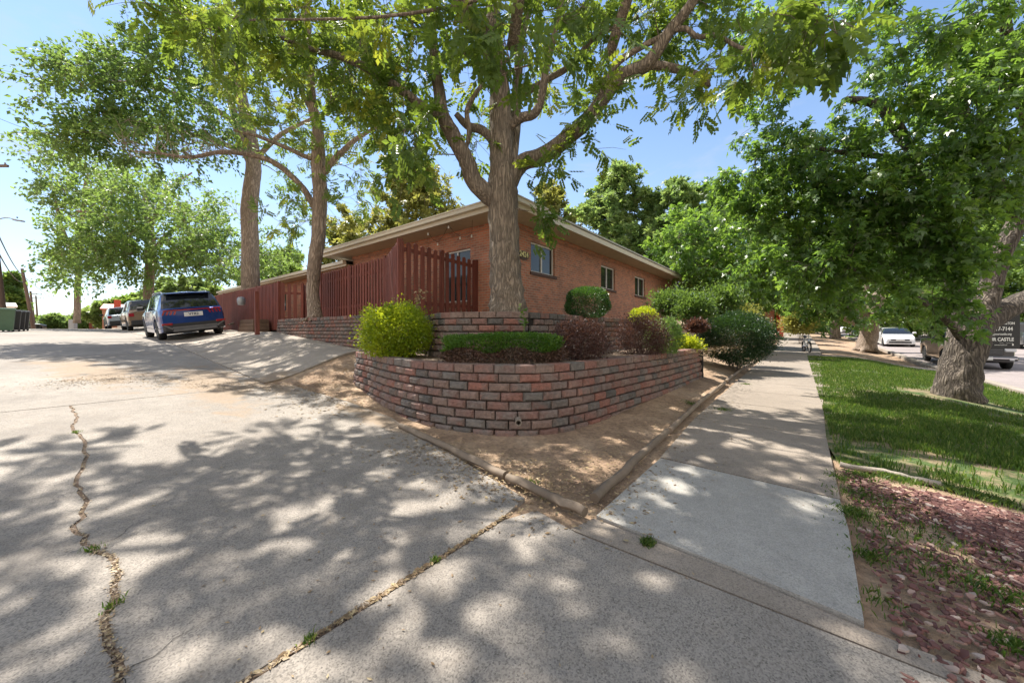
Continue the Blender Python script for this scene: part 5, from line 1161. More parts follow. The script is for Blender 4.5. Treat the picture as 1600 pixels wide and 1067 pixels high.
def sprig():
    rng = np.random.default_rng(8); c = P(648, 466, 6.3); root = empty('pale_sprig', (c.x, c.y, .82)); tag(root, 'thin pale leaved sprig arching above the golden shrub', 'plant'); m = MB(); LP, LD = [], []
    for k in range(5):
        e = c + Vector((rng.uniform(.0, .45), 0, rng.uniform(-.08, .12))); mid = c + Vector((rng.uniform(-.05, .15), .05, rng.uniform(.02, .15))); m.tube([Vector((c.x, c.y, .84)), mid - Vector((0, 0, .25)), mid, e], [.006, .005, .004, .002], 5)
        for t in np.linspace(.1, 1, 9): q = mid.lerp(e, t); LP.append(np.array(q) - np.array([c.x, c.y, .82])); LD.append(rng.normal(0, 1, 3))
    m.build('stems', M['timber'], root); leaves('foliage', np.array(LP), np.array(LD), .06, 'oval2', 'litter', None, rng, rnd=np.full(len(LP), .95)).parent = root
sprig()
# ------------------------------------------------------------ vehicles
def car(name, label, cat, L_, W_, Hh, paint_, prof, roof, s, t, head, group=None, wr=.34, wf=.8, wb=.82, clr=.2, lower=None, extras=None, kind='suv', lp=None, pill=(.33, .62)):
    """prof: belt keys (x,z); roof: (rear glass foot x, roof start x, roof end x, windscreen foot x, roof z). head: unit ground direction of travel"""
    hx, hy = head; gx_, gy_ = XY(s, t); lx, ly = -hy, hx
    def wp(a, b): return Vector((gx_ + hx * a + lx * b, gy_ + hy * a + ly * b, 0))
    xr, xf = wb, L_ - wf; tw = W_ / 2 - .12
    def gr(a, b): p = wp(a, b); p.z = Hz(p.x, p.y) + (.02 if ST(p.x, p.y)[0] < -5 else 0); return p
    rl_, rr_, fl_, fr_ = gr(xr, tw), gr(xr, -tw), gr(xf, tw), gr(xf, -tw)
    fx = ((fl_ + fr_) / 2 - (rl_ + rr_) / 2).normalized(); fy = ((rl_ + fl_) / 2 - (rr_ + fr_) / 2).normalized(); fz = fx.cross(fy).normalized(); fy = fz.cross(fx)
    org = (rl_ + rr_) / 2 - fx * xr
    root = bpy.data.objects.new(name, None); COL.objects.link(root); root['_local'] = 1; tag(root, label, cat, group)
    root.matrix_world = Matrix.Translation(org) @ Matrix((fx, fy, fz)).transposed().to_4x4(); root.location = org; root.rotation_euler = Matrix((fx, fy, fz)).transposed().to_euler()
    def put(mb, nm, mat, par=root, smooth=0):
        me = bpy.data.meshes.new(nm); me.from_pydata(mb.v, [], mb.f); finish(me, mb.r, smooth); o = bpy.data.objects.new(nm, me); me.materials.append(M[mat] if isinstance(mat, str) else mat); COL.objects.link(o); o.parent = par; return o
    g0, r0, r1, g1, rz = roof
    xs = sorted(set([0, .03, .09, .18, L_ - .2, L_ - .1, L_ - .035, L_, g0, r0, r1, g1] + [round(v, 3) for v in np.linspace(.25, L_ - .3, 30)] + [xc + (wr + .06) * math.cos(a) for xc in (xr, xf) for a in np.linspace(0, math.pi, 13)] + list(np.linspace(g0, r0, 4)) + list(np.linspace(r1, g1, 5))))
    bx, bz = zip(*prof)
    def belt(x): return float(np.interp(x, bx, bz))
    def roofz(x):
        if x <= g0 or x >= g1: return 0
        if x < r0: k = (x - g0) / (r0 - g0); return (rz - belt(x)) * (1 - (1 - k) ** 1.5)
        if x > r1: k = (g1 - x) / (g1 - r1); return (rz - belt(x)) * (1 - (1 - k) ** 1.35)
        k = (x - r0) / (r1 - r0); return rz - belt(x) + .035 * math.sin(math.pi * k) * 1.0
    rows = []
    for x in xs:
        e0, e1 = x, L_ - x; w = W_ / 2
        w *= 1 - .10 * math.exp(-e0 / .14) - .16 * math.exp(-e1 / .28) ; b = belt(x); h = max(roofz(x), 0)
        zb = clr + .10 * math.exp(-e0 / .12) + .06 * math.exp(-e1 / .12)
        for xc in (xr, xf):
            d2 = (wr + .06) ** 2 - (x - xc) ** 2
            if d2 > 0: zb = max(zb, wr * .95 + math.sqrt(d2))
        zb = min(zb, b - .12); k = min(h / .5, 1); wg = w * .94; wt = w * (.94 - .20 * k)
        rows.append([(x, 0, zb), (x, w * .80, zb), (x, w * .985, zb + .02), (x, w * 1.0, zb + (b - zb) * .35), (x, w * .995, zb + (b - zb) * .72), (x, w * .965, b), (x, wg * .985, b + .025 + .012 * (1 - k)),
                     (x, wg + (wt - wg) * .86 if h > .02 else w * .82, b + .025 + max(h * .86, .022 * (1 - k))), (x, wt * .93 if h > .02 else w * .6, b + .025 + max(h * .985, .035 * (1 - k))), (x, 0, b + .03 + max(h + .02 * k, .05 * (1 - k)))])
    nP = 10; bm = MB(); vs = []
    for rw in rows: vs += rw + [(x, -y, z) for x, y, z in rw]
    fs = []; S2 = 2 * nP
    for i in range(len(rows) - 1):
        for j in range(nP - 1):
            a, b = i * S2 + j, (i + 1) * S2 + j; fs.append((a, b, b + 1, a + 1)); fs.append((a + nP, a + 1 + nP, b + 1 + nP, b + nP))
    for i in (0, len(rows) - 1):
        for j in range(nP - 1): a = i * S2 + j; fs.append((a, a + 1, a + 1 + nP, a + nP))
    bm.add(vs, fs, .5); 
    me = bpy.data.meshes.new('body'); me.from_pydata(bm.v, [], bm.f); b2 = bmesh.new(); b2.from_mesh(me); bmesh.ops.remove_doubles(b2, verts=b2.verts[:], dist=1e-5); bmesh.ops.dissolve_degenerate(b2, dist=1e-5, edges=b2.edges[:]); b2.to_mesh(me); b2.free(); finish(me, [.5] * len(me.polygons), 42)
    o = bpy.data.objects.new('body', me); me.materials.append(M[paint_]); COL.objects.link(o); o.parent = root
    def panel(cells, nm, off=.006):      # glass laid a few mm proud of the shell
        q = MB()
        for (i, j, sgn) in cells:
            p = [Vector(rows[i][j]), Vector(rows[i + 1][j]), Vector(rows[i + 1][j + 1]), Vector(rows[i][j + 1])]
            if sgn < 0: p = [Vector((a.x, -a.y, a.z)) for a in p]
            n_ = (p[1] - p[0]).cross(p[3] - p[0])
            if n_.length < 1e-9: n_ = (p[2] - p[1]).cross(p[0] - p[1])
            n_.normalize(); c_ = sum(p, Vector()) / 4
            if n_.dot(c_ - Vector((L_ / 2, 0, .7))) < 0: n_ = -n_
            q.add([a + n_ * off for a in p], [(0, 1, 2, 3)], .5)
        if q.f: return put(q, nm, 'carglass', smooth=40)
    idx = range(len(rows) - 1); mid = lambda i: (xs[i] + xs[i + 1]) / 2
    rear = [(i, j, s_) for i in idx if g0 + .03 < mid(i) < r0 - .04 for j in (7, 8) for s_ in (1, -1)]
    front = [(i, j, s_) for i in idx if r1 + .05 < mid(i) < g1 - .04 for j in (7, 8) for s_ in (1, -1)]
    cab = (r0 + .02, r1 + (g1 - r1) * .62); pl = [cab[0] + (cab[1] - cab[0]) * q for q in pill]
    for sg in (1, -1):
        for a, b in zip([cab[0]] + [p + .045 for p in pl], [p - .045 for p in pl] + [cab[1]]):
            panel([(i, 6, sg) for i in idx if xs[i] >= a - .05 and xs[i + 1] <= b + .05 and roofz(mid(i)) > .15], 'side_window')
    panel(rear, 'rear_window'); panel(front, 'windscreen')
    put(MB().cbox(.35, L_ - .4, -W_ / 2 + .17, W_ / 2 - .17, clr - .04, belt(L_ / 2) * .62, .05), 'underbody', 'plastic')
    if lower:       # unpainted cladding along sills and bumpers
        cl = MB()
        for sg in (1, -1):
            for i in idx:
                a, b = rows[i], rows[i + 1]; f = lambda p, q, k: (p[0] + (q[0] - p[0]) * k, (p[1] + (q[1] - p[1]) * k + .007) * sg, p[2] + (q[2] - p[2]) * k)
                cl.add([f(a[1], a[2], .6), f(b[1], b[2], .6), f(b[2], b[3], .6), f(a[2], a[3], .6)], [(0, 1, 2, 3)], .5)
            put(cl, 'sill_cladding', lower); cl = MB()
    for sg in (1, -1):
        for xc in (xr, xf):
            w_ = MB(); yo = sg * (W_ / 2 - .012); d = -sg
            prof_ = [(wr * .62, 0), (wr * .66, .0), (wr * .93, .004), (wr, .03), (wr, .19), (wr * .93, .215), (wr * .5, .22)]
            w_.lathe((xc, yo, wr), [(r_, d * h_) for r_, h_ in prof_], 28, 'y'); tyre = put(w_, 'wheel', 'rubber', smooth=50)
            r_ = MB(); r_.lathe((xc, yo, wr), [(wr * .60, d * .012), (wr * .645, d * .004), (wr * .645, d * .05), (wr * .58, d * .06)], 28, 'y')
            for k in range(5):
                an = k * 1.2566 + .3; c_, s_ = math.cos(an), math.sin(an); r_.bar((xc, yo + d * .03, wr), (xc + c_ * wr * .6, yo + d * .022, wr + s_ * wr * .6), .05, .03)
            r_.lathe((xc, yo, wr), [(.045, d * .012), (.05, d * .05)], 12, 'y'); put(r_, 'rim', 'alloy', tyre, 40)
    for sg in (1, -1):
        m_ = MB(); mx_ = g1 - .42; mz = belt(mx_) + .10
        m_.cbox(mx_ - .06, mx_ + .10, min(sg * (W_ / 2 - .02), sg * (W_ / 2 + .19)), max(sg * (W_ / 2 - .02), sg * (W_ / 2 + .19)), mz - .02, mz + .13, .03); put(m_, 'mirror', paint_ if kind != 'suv' else 'plastic')
    if extras: extras(put, root, rows, belt)
    return root
def cb(*a, c=.015): return MB().cbox(*a, c)
# ---- blue crossover, rear three-quarter
def ex_blue(put, root, rows, belt):
    W2 = .93
    put(cb(-.035, .2, -.86, .86, .28, .60, c=.06), 'bumper', 'plastic'); put(MB().cbox(-.05, .05, -.62, .62, .27, .40, .03), 'skid_plate', 'trim')
    sk = MB(); sk.hexa([(-.045, -.62, .36), (-.045, -.84, .52), (.02, -.84, .52), (.02, -.62, .36), (-.045, -.62, .42), (-.045, -.84, .57), (.02, -.84, .57), (.02, -.62, .42)]); sk.hexa([(-.045, .84, .52), (-.045, .62, .36), (.02, .62, .36), (.02, .84, .52), (-.045, .84, .57), (-.045, .62, .42), (.02, .62, .42), (.02, .84, .57)]); sk.box(-.047, .02, -.62, .62, .40, .455); put(sk, 'diffuser', 'trim')
    put(cb(-.02, .05, -.80, .80, 1.005, 1.05), 'light_bar', 'redlens')
    for sg in (1, -1):
        tl = MB()
        for k in range(4):
            y0 = sg * (.50 + k * .10); tl.hexa([(-.022, y0 - .0, .88 - .0), (-.022, y0 + .045, .88), (.04, y0 + .045, .88), (.04, y0, .88), (-.022, y0 - .05 * sg, 1.0), (-.022, y0 + .045 - .05 * sg, 1.0), (.04, y0 + .045 - .05 * sg, 1.0), (.04, y0 - .05 * sg, 1.0)])
        put(tl, 'tail_lamp', 'clearlens' if False else 'redlens'); put(cb(-.045, .05, min(sg * .6, sg * .88), max(sg * .6, sg * .88), .52, .60), 'reflector', 'redlens')
    put(cb(-.028, .02, -.26, .26, .79, .94, c=.008), 'licence_plate', 'plate')
    mt = Matrix.Translation((-.031, 0, .865)) @ Matrix(((0, 0, -1), (-1, 0, 0), (0, 1, 0))).to_4x4(); o = text_mesh('plate_number', 'VTR2', .12, M['ink'], None, mt, .002, bold=.003); o.parent = root
    put(MB().tube([(-.1, 0, 0), (.0, 0, 0)], .0001), 'x', 'plastic') if False else None
    for sg in (1, -1): put(MB().tube([(.75, sg * .62, 1.655), (.95, sg * .63, 1.70), (2.6, sg * .63, 1.715), (2.9, sg * .62, 1.67)], .016, 6), 'roof_rail', 'alloy')
    put(cb(.16, .52, -.60, .60, 1.60, 1.635, c=.012), 'spoiler', 'blue'); put(MB().bar((.17, -.02, 1.10), (.19, .32, 1.13), .02), 'wiper', 'plastic')
    put(MB().lathe((.02, -.42, .33), [(.04, -.03), (.05, -.04), (.045, .1)], 14, 'x'), 'exhaust', 'chrome')
suvp = [(0, .98), (.1, 1.03), (.5, 1.06), (2.6, 1.03), (3.3, 1.0), (4.0, .90), (4.45, .74)]
car('parked_car', 'bright blue crossover seen from behind, parked on the pad beside the red fence', 'car', 4.5, 1.87, 1.65, 'blue', suvp, (.06, .52, 2.55, 3.45, 1.63), 17.1, 3.16, (UX, UY), 'cars parked up the alley', wr=.36, lower='plastic', extras=ex_blue, clr=.24, wf=.88, wb=.9)
def ex_rear(c2='plastic'):
    def f(put, root, rows, belt):
        put(cb(-.04, .2, -.84, .84, .30, .62, c=.05), 'bumper', c2)
        for sg in (1, -1): put(cb(-.02, .2, min(sg * .66, sg * .89), max(sg * .66, sg * .89), .82, 1.02, c=.02), 'tail_lamp', 'redlens')
        put(cb(-.025, .02, -.24, .24, .76, .9, c=.006), 'licence_plate', 'plate')
        for sg in (1, -1): put(MB().tube([(.7, sg * .62, 1.68), (.9, sg * .63, 1.73), (2.8, sg * .63, 1.74), (3.0, sg * .62, 1.69)], .018, 6), 'roof_rail', 'alloy')
    return f
car('parked_car', 'bronze sport utility car with glossy flanks parked between the blue and silver cars', 'car', 4.7, 1.92, 1.75, 'bronze', [(0, 1.02), (.1, 1.07), (.5, 1.10), (3.0, 1.08), (3.6, 1.05), (4.3, .97), (4.7, .8)], (.05, .4, 2.7, 3.5, 1.72), 30.0, 3.5, (UX, UY), 'cars parked up the alley', wr=.38, lower='plastic', extras=ex_rear(), clr=.26)
car('parked_car', 'silver blue crossover farthest up the alley in the row by the fence', 'car', 4.5, 1.86, 1.66, 'silver', suvp, (.06, .5, 2.5, 3.4, 1.63), 42.5, 3.4, (UX, UY), 'cars parked up the alley', wr=.36, lower='plastic', extras=ex_rear(), clr=.24)
car('parked_car', 'dark grey estate car seen side on at the far end of the alley', 'car', 4.9, 1.9, 1.7, 'darkcar', [(0, 1.0), (.1, 1.04), (3.4, 1.02), (4.3, .92), (4.9, .72)], (.08, .5, 2.9, 3.7, 1.62), 92, -6.0, (VX, VY), None, wr=.36, lower='plastic', clr=.22)
# ---- vehicles on the side street, seen from the front (they face down the street)
DN = (-VX, -VY)
def ex_front(W2, L_, zl, grille='plastic', tall=False):
    def f(put, root, rows, belt):
        put(cb(L_ - .12, L_ + .03, -.52 * W2 / .9, .52 * W2 / .9, zl - .16, zl - .03, c=.02), 'grille', grille)
        put(cb(L_ - .16, L_ + .035, -.62, .62, .30, .43, c=.02), 'lower_intake', 'plastic')
        for sg in (1, -1):
            put(MB().hexa([(L_ - .30, sg * W2 * .93, zl - .06), (L_ - .015, sg * W2 * .58, zl - .11), (L_ - .1, sg * W2 * .5, zl - .11), (L_ - .35, sg * W2 * .8, zl - .06), (L_ - .34, sg * W2 * .94, zl + .06), (L_ - .055, sg * W2 * .58, zl), (L_ - .12, sg * W2 * .5, zl), (L_ - .38, sg * W2 * .8, zl + .06)]), 'headlight', 'clearlens')
            put(cb(L_ - .15, L_ + .02, min(sg * .66, sg * .80), max(sg * .66, sg * .80), .36, .44), 'fog_lamp', 'clearlens')
        put(cb(L_ + .02, L_ + .045, -.24, .24, .48, .60, c=.005), 'licence_plate', 'plate')
        put(MB().lathe((L_ + .03, 0, zl - .06), [(.05, 0), (.055, .01), (.02, .02)], 12, 'x'), 'badge', 'chrome')
    return f
sed = [(0, .95), (.15, 1.0), (.9, .98), (3.2, .93), (3.7, .90), (4.3, .80), (4.72, .62), (4.82, .56)]
def front_at(sc, tc_, L_): return sc, tc_ + L_
car('parked_car', 'white sedan facing the viewer, parked on the street behind the second maple', 'car', 4.82, 1.83, 1.46, 'whitecar', sed, (.75, 1.5, 2.75, 3.75, 1.44), -6.2, 41.5 + 4.82, DN, 'cars parked on the side street', wr=.33, clr=.17, extras=ex_front(.9, 4.82, .66), kind='sedan')
car('parked_car', 'dark silver sedan half hidden behind the trunk of the second maple', 'car', 4.7, 1.82, 1.5, 'silver', sed, (.75, 1.5, 2.75, 3.75, 1.46), -6.2, 64 + 4.7, DN, 'cars parked on the side street', wr=.33, clr=.17, extras=ex_front(.9, 4.7, .66), kind='sedan')
car('parked_car', 'pale van far down the side street', 'van', 4.9, 1.95, 1.95, 'whitecar', [(0, 1.1), (.1, 1.14), (3.6, 1.1), (4.4, 1.0), (4.9, .8)], (.03, .2, 3.0, 4.0, 1.93), -6.4, 84 + 4.9, DN, 'cars parked on the side street', wr=.36, clr=.2, extras=ex_front(.92, 4.9, .86))
trk = [(0, 1.12), (.1, 1.15), (1.9, 1.16), (3.4, 1.16), (4.3, 1.14), (4.95, 1.06), (5.25, .92)]
def ex_truck(put, root, rows, belt):
    L_ = 5.25
    put(cb(L_ - .1, L_ + .06, -.55, .55, .66, 1.02, c=.03), 'grille', 'plastic')
    gb = MB()
    for k in range(4): gb.cbox(L_ + .05, L_ + .075, -.52, .52, .70 + k * .085, .73 + k * .085, .006)
    put(gb, 'grille_bars', 'trim')
    put(cb(L_ - .12, L_ + .14, -.93, .93, .42, .62, c=.05), 'bumper', 'blackcar'); put(cb(L_ + .1, L_ + .15, -.9, .9, .50, .545, c=.01), 'bumper_trim', 'chrome')
    for sg in (1, -1):
        put(cb(L_ - .25, L_ + .04, min(sg * .58, sg * .90), max(sg * .58, sg * .90), .80, 1.0, c=.03), 'headlight', 'clearlens'); put(cb(L_, L_ + .15, min(sg * .68, sg * .82), max(sg * .68, sg * .82), .44, .50), 'fog_lamp', 'clearlens')
    put(cb(L_ + .14, L_ + .165, -.24, .24, .44, .57, c=.005), 'licence_plate', 'plate')
    put(MB().cbox(1.2, 4.0, -1.02, -.86, .30, .36, .01), 'running_board', 'plastic'); put(MB().cbox(1.2, 4.0, .86, 1.02, .30, .36, .01), 'running_board', 'plastic')
car('parked_truck', 'black pickup truck parked at the kerb right behind the thick maple trunk', 'truck', 5.25, 1.98, 1.82, 'blackcar', trk, (1.75, 1.95, 3.2, 4.0, 1.80), -6.25, 25.2 + 5.25, DN, 'cars parked on the side street', wr=.40, clr=.32, wf=.9, wb=1.1, lower='plastic', extras=ex_truck)
car('parked_truck', 'grey pickup cut off by the right picture edge across the street', 'truck', 5.4, 2.0, 1.85, 'darkcar', trk, (1.75, 1.95, 3.2, 4.0, 1.82), -12.9, 41, (VX, VY), None, wr=.40, clr=.32, wf=.9, wb=1.1, lower='plastic', extras=ex_rear())

# ------------------------------------------------------------ realtor-style hanging sign behind the maple trunk
def sign():
    Y = 8.2; a = P(1527, 545, Y); b = P(1593, 545, Y); w = b.x - a.x; z0 = a.z; h = .98; root = empty('hanging_sign', (a.x, Y, Hz(a.x, Y))); tag(root, 'black hanging yard sign with white lettering between the maple trunk and the truck', 'sign')
    MB().cbox(a.x, b.x, Y - .012, Y + .012, z0, z0 + h, .004).build('sign_panel', M['signblack'], root)
    MB().cbox(a.x - .16, a.x - .07, Y - .045, Y + .045, Hz(a.x, Y) - .1, z0 + h + .25, .01).build('post', M['signblack'], root)
    MB().cbox(a.x - .07, b.x + .02, Y - .04, Y + .04, z0 + h + .08, z0 + h + .16, .01).build('arm', M['signblack'], root)
    for k in (.2, .8): MB().tube([(a.x + w * k, Y, z0 + h), (a.x + w * k, Y, z0 + h + .09)], .006, 5).build('hook', M['metal'], root)
    pn = [o for o in root.children if o.name.startswith('sign_panel')][0]
    rt = 1
    def tx(py, s, body, px=1588, al='RIGHT', bold=.002):
        p = P(px, py, Y - .02); mt = Matrix.Translation((p.x, Y - .016, p.z)) @ Matrix(((1, 0, 0), (0, 0, -1), (0, 1, 0))).to_4x4()
        text_mesh('lettering', body, s, M['letter'], pn, mt, .001, al, bold)
    tx(491.5, .15, 'LE', 1587, bold=.004); tx(505.3, .078, 'ARLINGTON', 1586); tx(514, .12, '917-7144', 1583, bold=.003); tx(522, .068, '@yourcastle.org', 1581, bold=.001); tx(530.5, .108, 'YOUR CASTLE', 1584.5, bold=.003); tx(536, .026, 'R  E  A  L     E  S  T  A  T  E', 1583, bold=0); tx(539, .034, 'www.yourcastle.com', 1574, bold=0)
    p = P(1580, 538.6, Y); MB().box(p.x - .0, p.x + .035, Y - .0165, Y - .012, p.z - .018, p.z + .018).build('emblem', M['letter'], pn)
sign()

# ------------------------------------------------------------ bicycle on the sidewalk, seen head on
def bike():
    s_, t_ = -.30, 27.6; x, y = XY(s_, t_); z = Hz(x, y); root = empty('bicycle', (x, y, z), 0); tag(root, 'small black and white electric bicycle standing on the distant sidewalk', 'bicycle')
    d = Vector((VX, VY, 0)); d = (Matrix.Rotation(R(14), 3, 'Z') @ d); r = Vector((d.y, -d.x, 0)); o = Vector((x, y, z))
    def q(a, b, c): return o + d * a + r * b + Vector((0, 0, c))
    for a in (-.5, .5):
        m = MB(); n = 28; ps = [q(a + .30 * math.cos(k * 6.2832 / n), 0, .31 + .30 * math.sin(k * 6.2832 / n)) for k in range(n + 1)]; m.tube(ps, .035, 8); w = m.build('wheel', M['rubber'], root, smooth=60)
        sp = MB()
        for k in range(10): an = k * .628; sp.tube([q(a, 0, .31), q(a + .27 * math.cos(an), 0, .31 + .27 * math.sin(an))], .004, 4)
        sp.build('spokes', M['chrome'], w)
    f = MB()
    for sg in (-.05, .05): f.tube([q(-.5, sg, .31), q(-.42, sg, .66)], .016, 6); f.tube([q(.5, sg, .31), q(.12, sg * .6, .55)], .012, 6); f.tube([q(.5, sg, .31), q(.05, sg * .6, .30)], .012, 6)
    f.tube([q(-.42, 0, .66), q(-.36, 0, .92)], .022, 8); f.tube([q(-.40, 0, .72), q(.05, 0, .32)], .035, 8); f.tube([q(.05, 0, .30), q(.15, 0, .86)], .02, 8); f.build('frame', M['whitecar'], root, smooth=60)
    h = MB(); h.tube([q(-.36, 0, .92), q(-.34, 0, 1.06)], .016, 6); h.tube([q(-.20, -.32, 1.10), q(-.32, -.22, 1.08), q(-.36, 0, 1.06), q(-.32, .22, 1.08), q(-.20, .32, 1.10)], .014, 6); h.build('handlebar', M['plastic'], root)
    MB().tube([q(.02, 0, .87), q(.16, 0, .90), q(.30, 0, .90)], [.03, .06, .09], 10).build('saddle', M['plastic'], root, smooth=60)
    MB().tube([q(-.58, 0, .66), q(-.5, 0, .66)], [.05, .06], 10).build('headlight', M['clearlens'], root); b_ = MB(); b_.tube([q(-.72, 0, .5), q(-.5, 0, .64), q(-.28, 0, .52)], [.045, .045, .045], 6); b_.build('mudguard', M['plastic'], root)
    MB().tube([q(-.02, 0, .3), q(.02, -.22, .0)], .012, 6).build('kickstand', M['plastic'], root); MB().lathe(q(.05, -.08, .3), [(.09, -.0), (.09, .01)], 14, 'y').build('chainring', M['chrome'], root)
bike()

# ------------------------------------------------------------ bins, poles, lines, lamp, outbuildings
def bin_(px, Yb, mat, label, hh=1.08, w=.62):
    x = (px - CX) / F * Yb; z = Hz(x, Yb); root = empty('wheelie_bin', (x, Yb, z)); tag(root, label, 'bin', 'bins at the left edge of the alley')
    d = Vector((UX, UY, 0)); r = Vector((VX, VY, 0)); o = Vector((x, Yb, z))
    def q(a, b, c): return tuple(o + d * a + r * b + Vector((0, 0, c)))
    a, b = w * .40, w * .5
    m = MB(); m.hexa([q(-a, -a, .06), q(a, -a, .06), q(a, a, .06), q(-a, a, .06), q(-b * 1.1, -b, hh * .9), q(b * 1.1, -b, hh * .9), q(b * 1.1, b, hh * .9), q(-b * 1.1, b, hh * .9)]); m.build('bin_body', M[mat], root)
    l = MB(); l.hexa([q(-b * 1.25, -b * 1.08, hh * .9 + .003), q(b * 1.2, -b * 1.08, hh * .9 + .003), q(b * 1.2, b * 1.08, hh * .9 + .003), q(-b * 1.25, b * 1.08, hh * .9 + .003), q(-b * 1.1, -b * .95, hh * .97), q(b * 1.1, -b * .95, hh), q(b * 1.1, b * .95, hh), q(-b * 1.1, b * .95, hh * .97)]); l.build('lid', M[mat], root)
    for sg in (-1, 1): w_ = MB(); w_.tube([q(a, sg * a * .8, .12), q(a, sg * (a * .8 + .07), .12)], .12, 14); w_.build('wheel', M['rubber'], root)
    MB().tube([q(b * 1.25, -b * .8, hh * .93), q(b * 1.35, -b * .8, hh * .95), q(b * 1.35, b * .8, hh * .95), q(b * 1.25, b * .8, hh * .93)], .015, 5).build('handle', M['plastic'], root)
bin_(6, 17.2, 'bingreen', 'green wheeled bin at the left picture edge', 1.15, .66); bin_(17, 17.9, 'binblack', 'black wheeled bin right beside the green one'); bin_(25, 18.6, 'binblack', 'middle black wheeled bin of the row of three'); bin_(31.5, 19.3, 'binblack', 'black wheeled bin at the right end of the row')
def upole(px0, py_top, px1, Y, label, rad=.15, arm=True, lamp=False, ztop=None):
    a = P(px1, 505, Y); a.z = Hz(a.x, a.y) - .1; tp_ = P(px0, py_top, Y); root = empty('utility_pole', a); tag(root, label, 'utility pole')
    MB().tube([a, a.lerp(tp_, .5), tp_], [rad, rad * .88, rad * .72], 12).build('pole', M['pole'], root, smooth=60)
    if arm:
        c = a.lerp(tp_, .93); dr = Vector((VX, VY, 0)) if not lamp else Vector((1, 0, 0)); m = MB(); m.bar(c - dr * 1.25, c + dr * 1.25, .10, .12); m.build('crossarm', M['pole'], root)
        for k in (-1.1, -.6, .6, 1.1): q_ = c + dr * k; MB().lathe((q_.x, q_.y, q_.z + .06), [(.02, 0), (.045, .03), (.03, .06), (.045, .09), (.02, .13)], 8).build('insulator', M['metal'], root)
    if lamp:
        c = P(-8, 344, Y); m = MB(); e = P(30, 343, Y); m.tube(curve_pts([a.lerp(tp_, .62), P(8, 340.5, Y), P(24, 343, Y)], 4), .028, 7); la = m.build('lamp_arm', M['metal'], root)
        h = MB(); h.cbox(0, .52, -.1, .1, -.05, .03, .03); h.xf(Matrix.Translation(P(22, 343.5, Y)) @ Matrix.Rotation(R(8), 4, 'Y')); h.build('lamp_head', M['metal'], la)
        MB().lathe(P(27, 341, Y), [(.03, 0), (.035, .05), (.02, .07)], 8).build('photocell', M['plastic'], la)
    return tp_, a
p1, b1 = upole(-26, 240, 7, 19.6, 'tall leaning wooden utility pole at the left picture edge with a lamp arm', .165, True, True)
p2, b2 = upole(34.5, 420, 53, 46, 'dark wooden pole leaning left behind the bins', .19, False)
p3, b3 = upole(47.5, 455, 55, 62, 'thin pole just right of the leaning dark pole', .17, True); p4, b4 = upole(56, 462, 60, 84, 'far pole beside the white shed', .17, True)
def cable(a, b, sag, label, r=.012, n=12):
    a, b = Vector(a), Vector(b); pts = [a.lerp(b, i / n) - Vector((0, 0, sag * 4 * (i / n) * (1 - i / n))) for i in range(n + 1)]
    m = MB(); m.tube(pts, r, 5); tag(m.build('power_line', M['wire'], base=a), label, 'cable')
cable(P(-6, 360, 19.6), P(37, 430, 46), .5, 'thick dark cable running from the near pole to the leaning far pole', .03)
cable(P(-6, 388, 19.6), P(36, 440, 46), .6, 'lower dark cable between the near pole and the leaning pole', .03)
cable(P(37, 432, 46), P(120, 486, 120), .8, 'thin cable going from the leaning pole down to the far trees', .03)
cable(P(-26, 250, 19.6) + Vector((0, 0, 2.6)), P(200, 245, 24), .3, 'thin wire crossing the blue sky at the upper left into the maple crown', .010)
cable(P(450, 318, 30), P(700, 376, 22), .2, 'thin wire in the gap of sky between the slender tree and the eaves', .010)
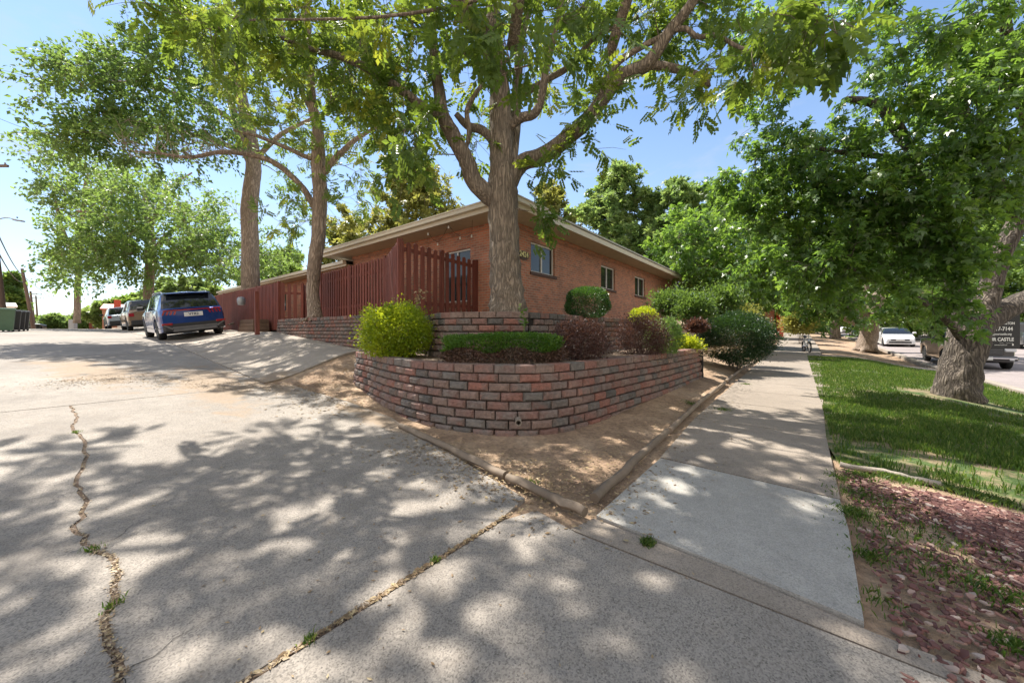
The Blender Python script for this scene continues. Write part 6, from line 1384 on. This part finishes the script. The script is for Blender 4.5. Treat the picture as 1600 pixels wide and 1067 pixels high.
def hut(name, label, cat, x0, x1, Y, ytop, wallm, roofm, rise=.6, depth=4, eave=.2, zb=None, chimney=None):
    xm = ((x0 + x1) / 2 - CX) / F * Y; az = math.atan2(xm, Y); hw = (x1 - x0) / F * Y * math.cos(az) / 2; z = (Hz(xm, Y) if zb is None else zb); zt = CH + (HY - ytop) / F * Y; ze = zt - rise
    root = empty(name, (xm, Y, z), -az); tag(root, label, cat); root['_local'] = 1; a, b, H_, T_ = -hw, hw, ze - z, zt - z
    MB().box(a, b, 0, depth, -.3, H_, .5).build('wall', M[wallm], root)
    r = MB(); y0, y1 = -eave, depth + eave; xa, xb = a - eave, b + eave; ym = (y0 + y1) / 2
    r.add([(xa, y0, H_), (xb, y0, H_), (xb, y1, H_), (xa, y1, H_), (xa + (xb - xa) * .12, ym, T_), (xb - (xb - xa) * .12, ym, T_)], [(0, 1, 5, 4), (1, 2, 5), (2, 3, 4, 5), (3, 0, 4), (0, 3, 2, 1)], .5); rf = r.build('roof', M[roofm], root)
    w = b - a; MB().box(a + w * .3, a + w * .55, -.03, .02, H_ * .3, H_ * .75).build('window', M['glass'], root)
    MB().box(a + w * .65, a + w * .85, -.03, .02, 0, H_ * .75).build('door', M['white'], root)
    if chimney: rf['_local'] = 1; k = hw * 2 / (x1 - x0); ca, cb_ = [(v - (x0 + x1) / 2) * k for v in chimney[:2]]; MB().box(ca, cb_, .2, 1.2, H_, CH + (HY - chimney[2]) / F * Y - z).build('chimney', M['redpaint'], rf)
hut('white_shed', 'small white shed behind the bins', 'shed', 8, 23, 42, 472, 'white', 'white', .5); hut('white_shed', 'white shed between the far poles', 'shed', 33, 45, 66, 488, 'white', 'white', .5)
hut('brown_shed', 'low brown wooden shed with a pale roof left of the silver car', 'shed', 139, 157, 58, 497, 'fence', 'white', .7)
hut('red_roofed_garage', 'building with a bright red roof and raised block showing above the silver car', 'garage', 160, 196, 46, 474, 'brick', 'redpaint', .7, chimney=(178, 189, 468))
gc = P(114, 505, 66); m = MB(); zc = Hz(gc.x, gc.y); m.cbox(gc.x - .5, gc.x + .5, gc.y - .3, gc.y + .3, zc, zc + 2.0, .03); tag(m.build('utility_cabinet', M['metal'], base=(gc.x, gc.y, zc)), 'grey utility cabinet standing alone at the far end of the alley', 'cabinet')
# right side: brick building with a pillar beyond the bush, house across the street
def rb():
    Y = 38; a, b = (1196 - CX) / F * Y, (1210 - CX) / F * Y; z = Hz(a, Y); root = empty('brick_building', (a, Y + 3, z)); tag(root, 'orange brick building corner and pillar seen between the bush and the far sidewalk', 'building')
    zt = CH + (HY - 486) / F * Y; MB().box(a - 9, b, Y, Y + 10, z - .3, zt, .5).build('wall', M['brick'], root); MB().box(b + .08, b + .5, Y - .6, Y - .15, z - .3, zt - .2, .5).build('pillar', M['redpaint'], root)
    MB().box(a - 9.4, b + .8, Y - .9, Y + 10.4, zt + .002, zt + .2, .5).build('roof', M['fascia'], root)
rb()
def far_house(px0, px1, Y, ytop, label, wallm):
    hut('far_house', label, 'house', px0, px1, Y, ytop, wallm, 'shingle', 1.4, 8, .6)
far_house(1440, 1600, 48, 470, 'pale house hidden behind the trees across the street', 'fascia')
far_house(1280, 1330, 110, 480, 'brick house at the far end of the side street', 'brick')
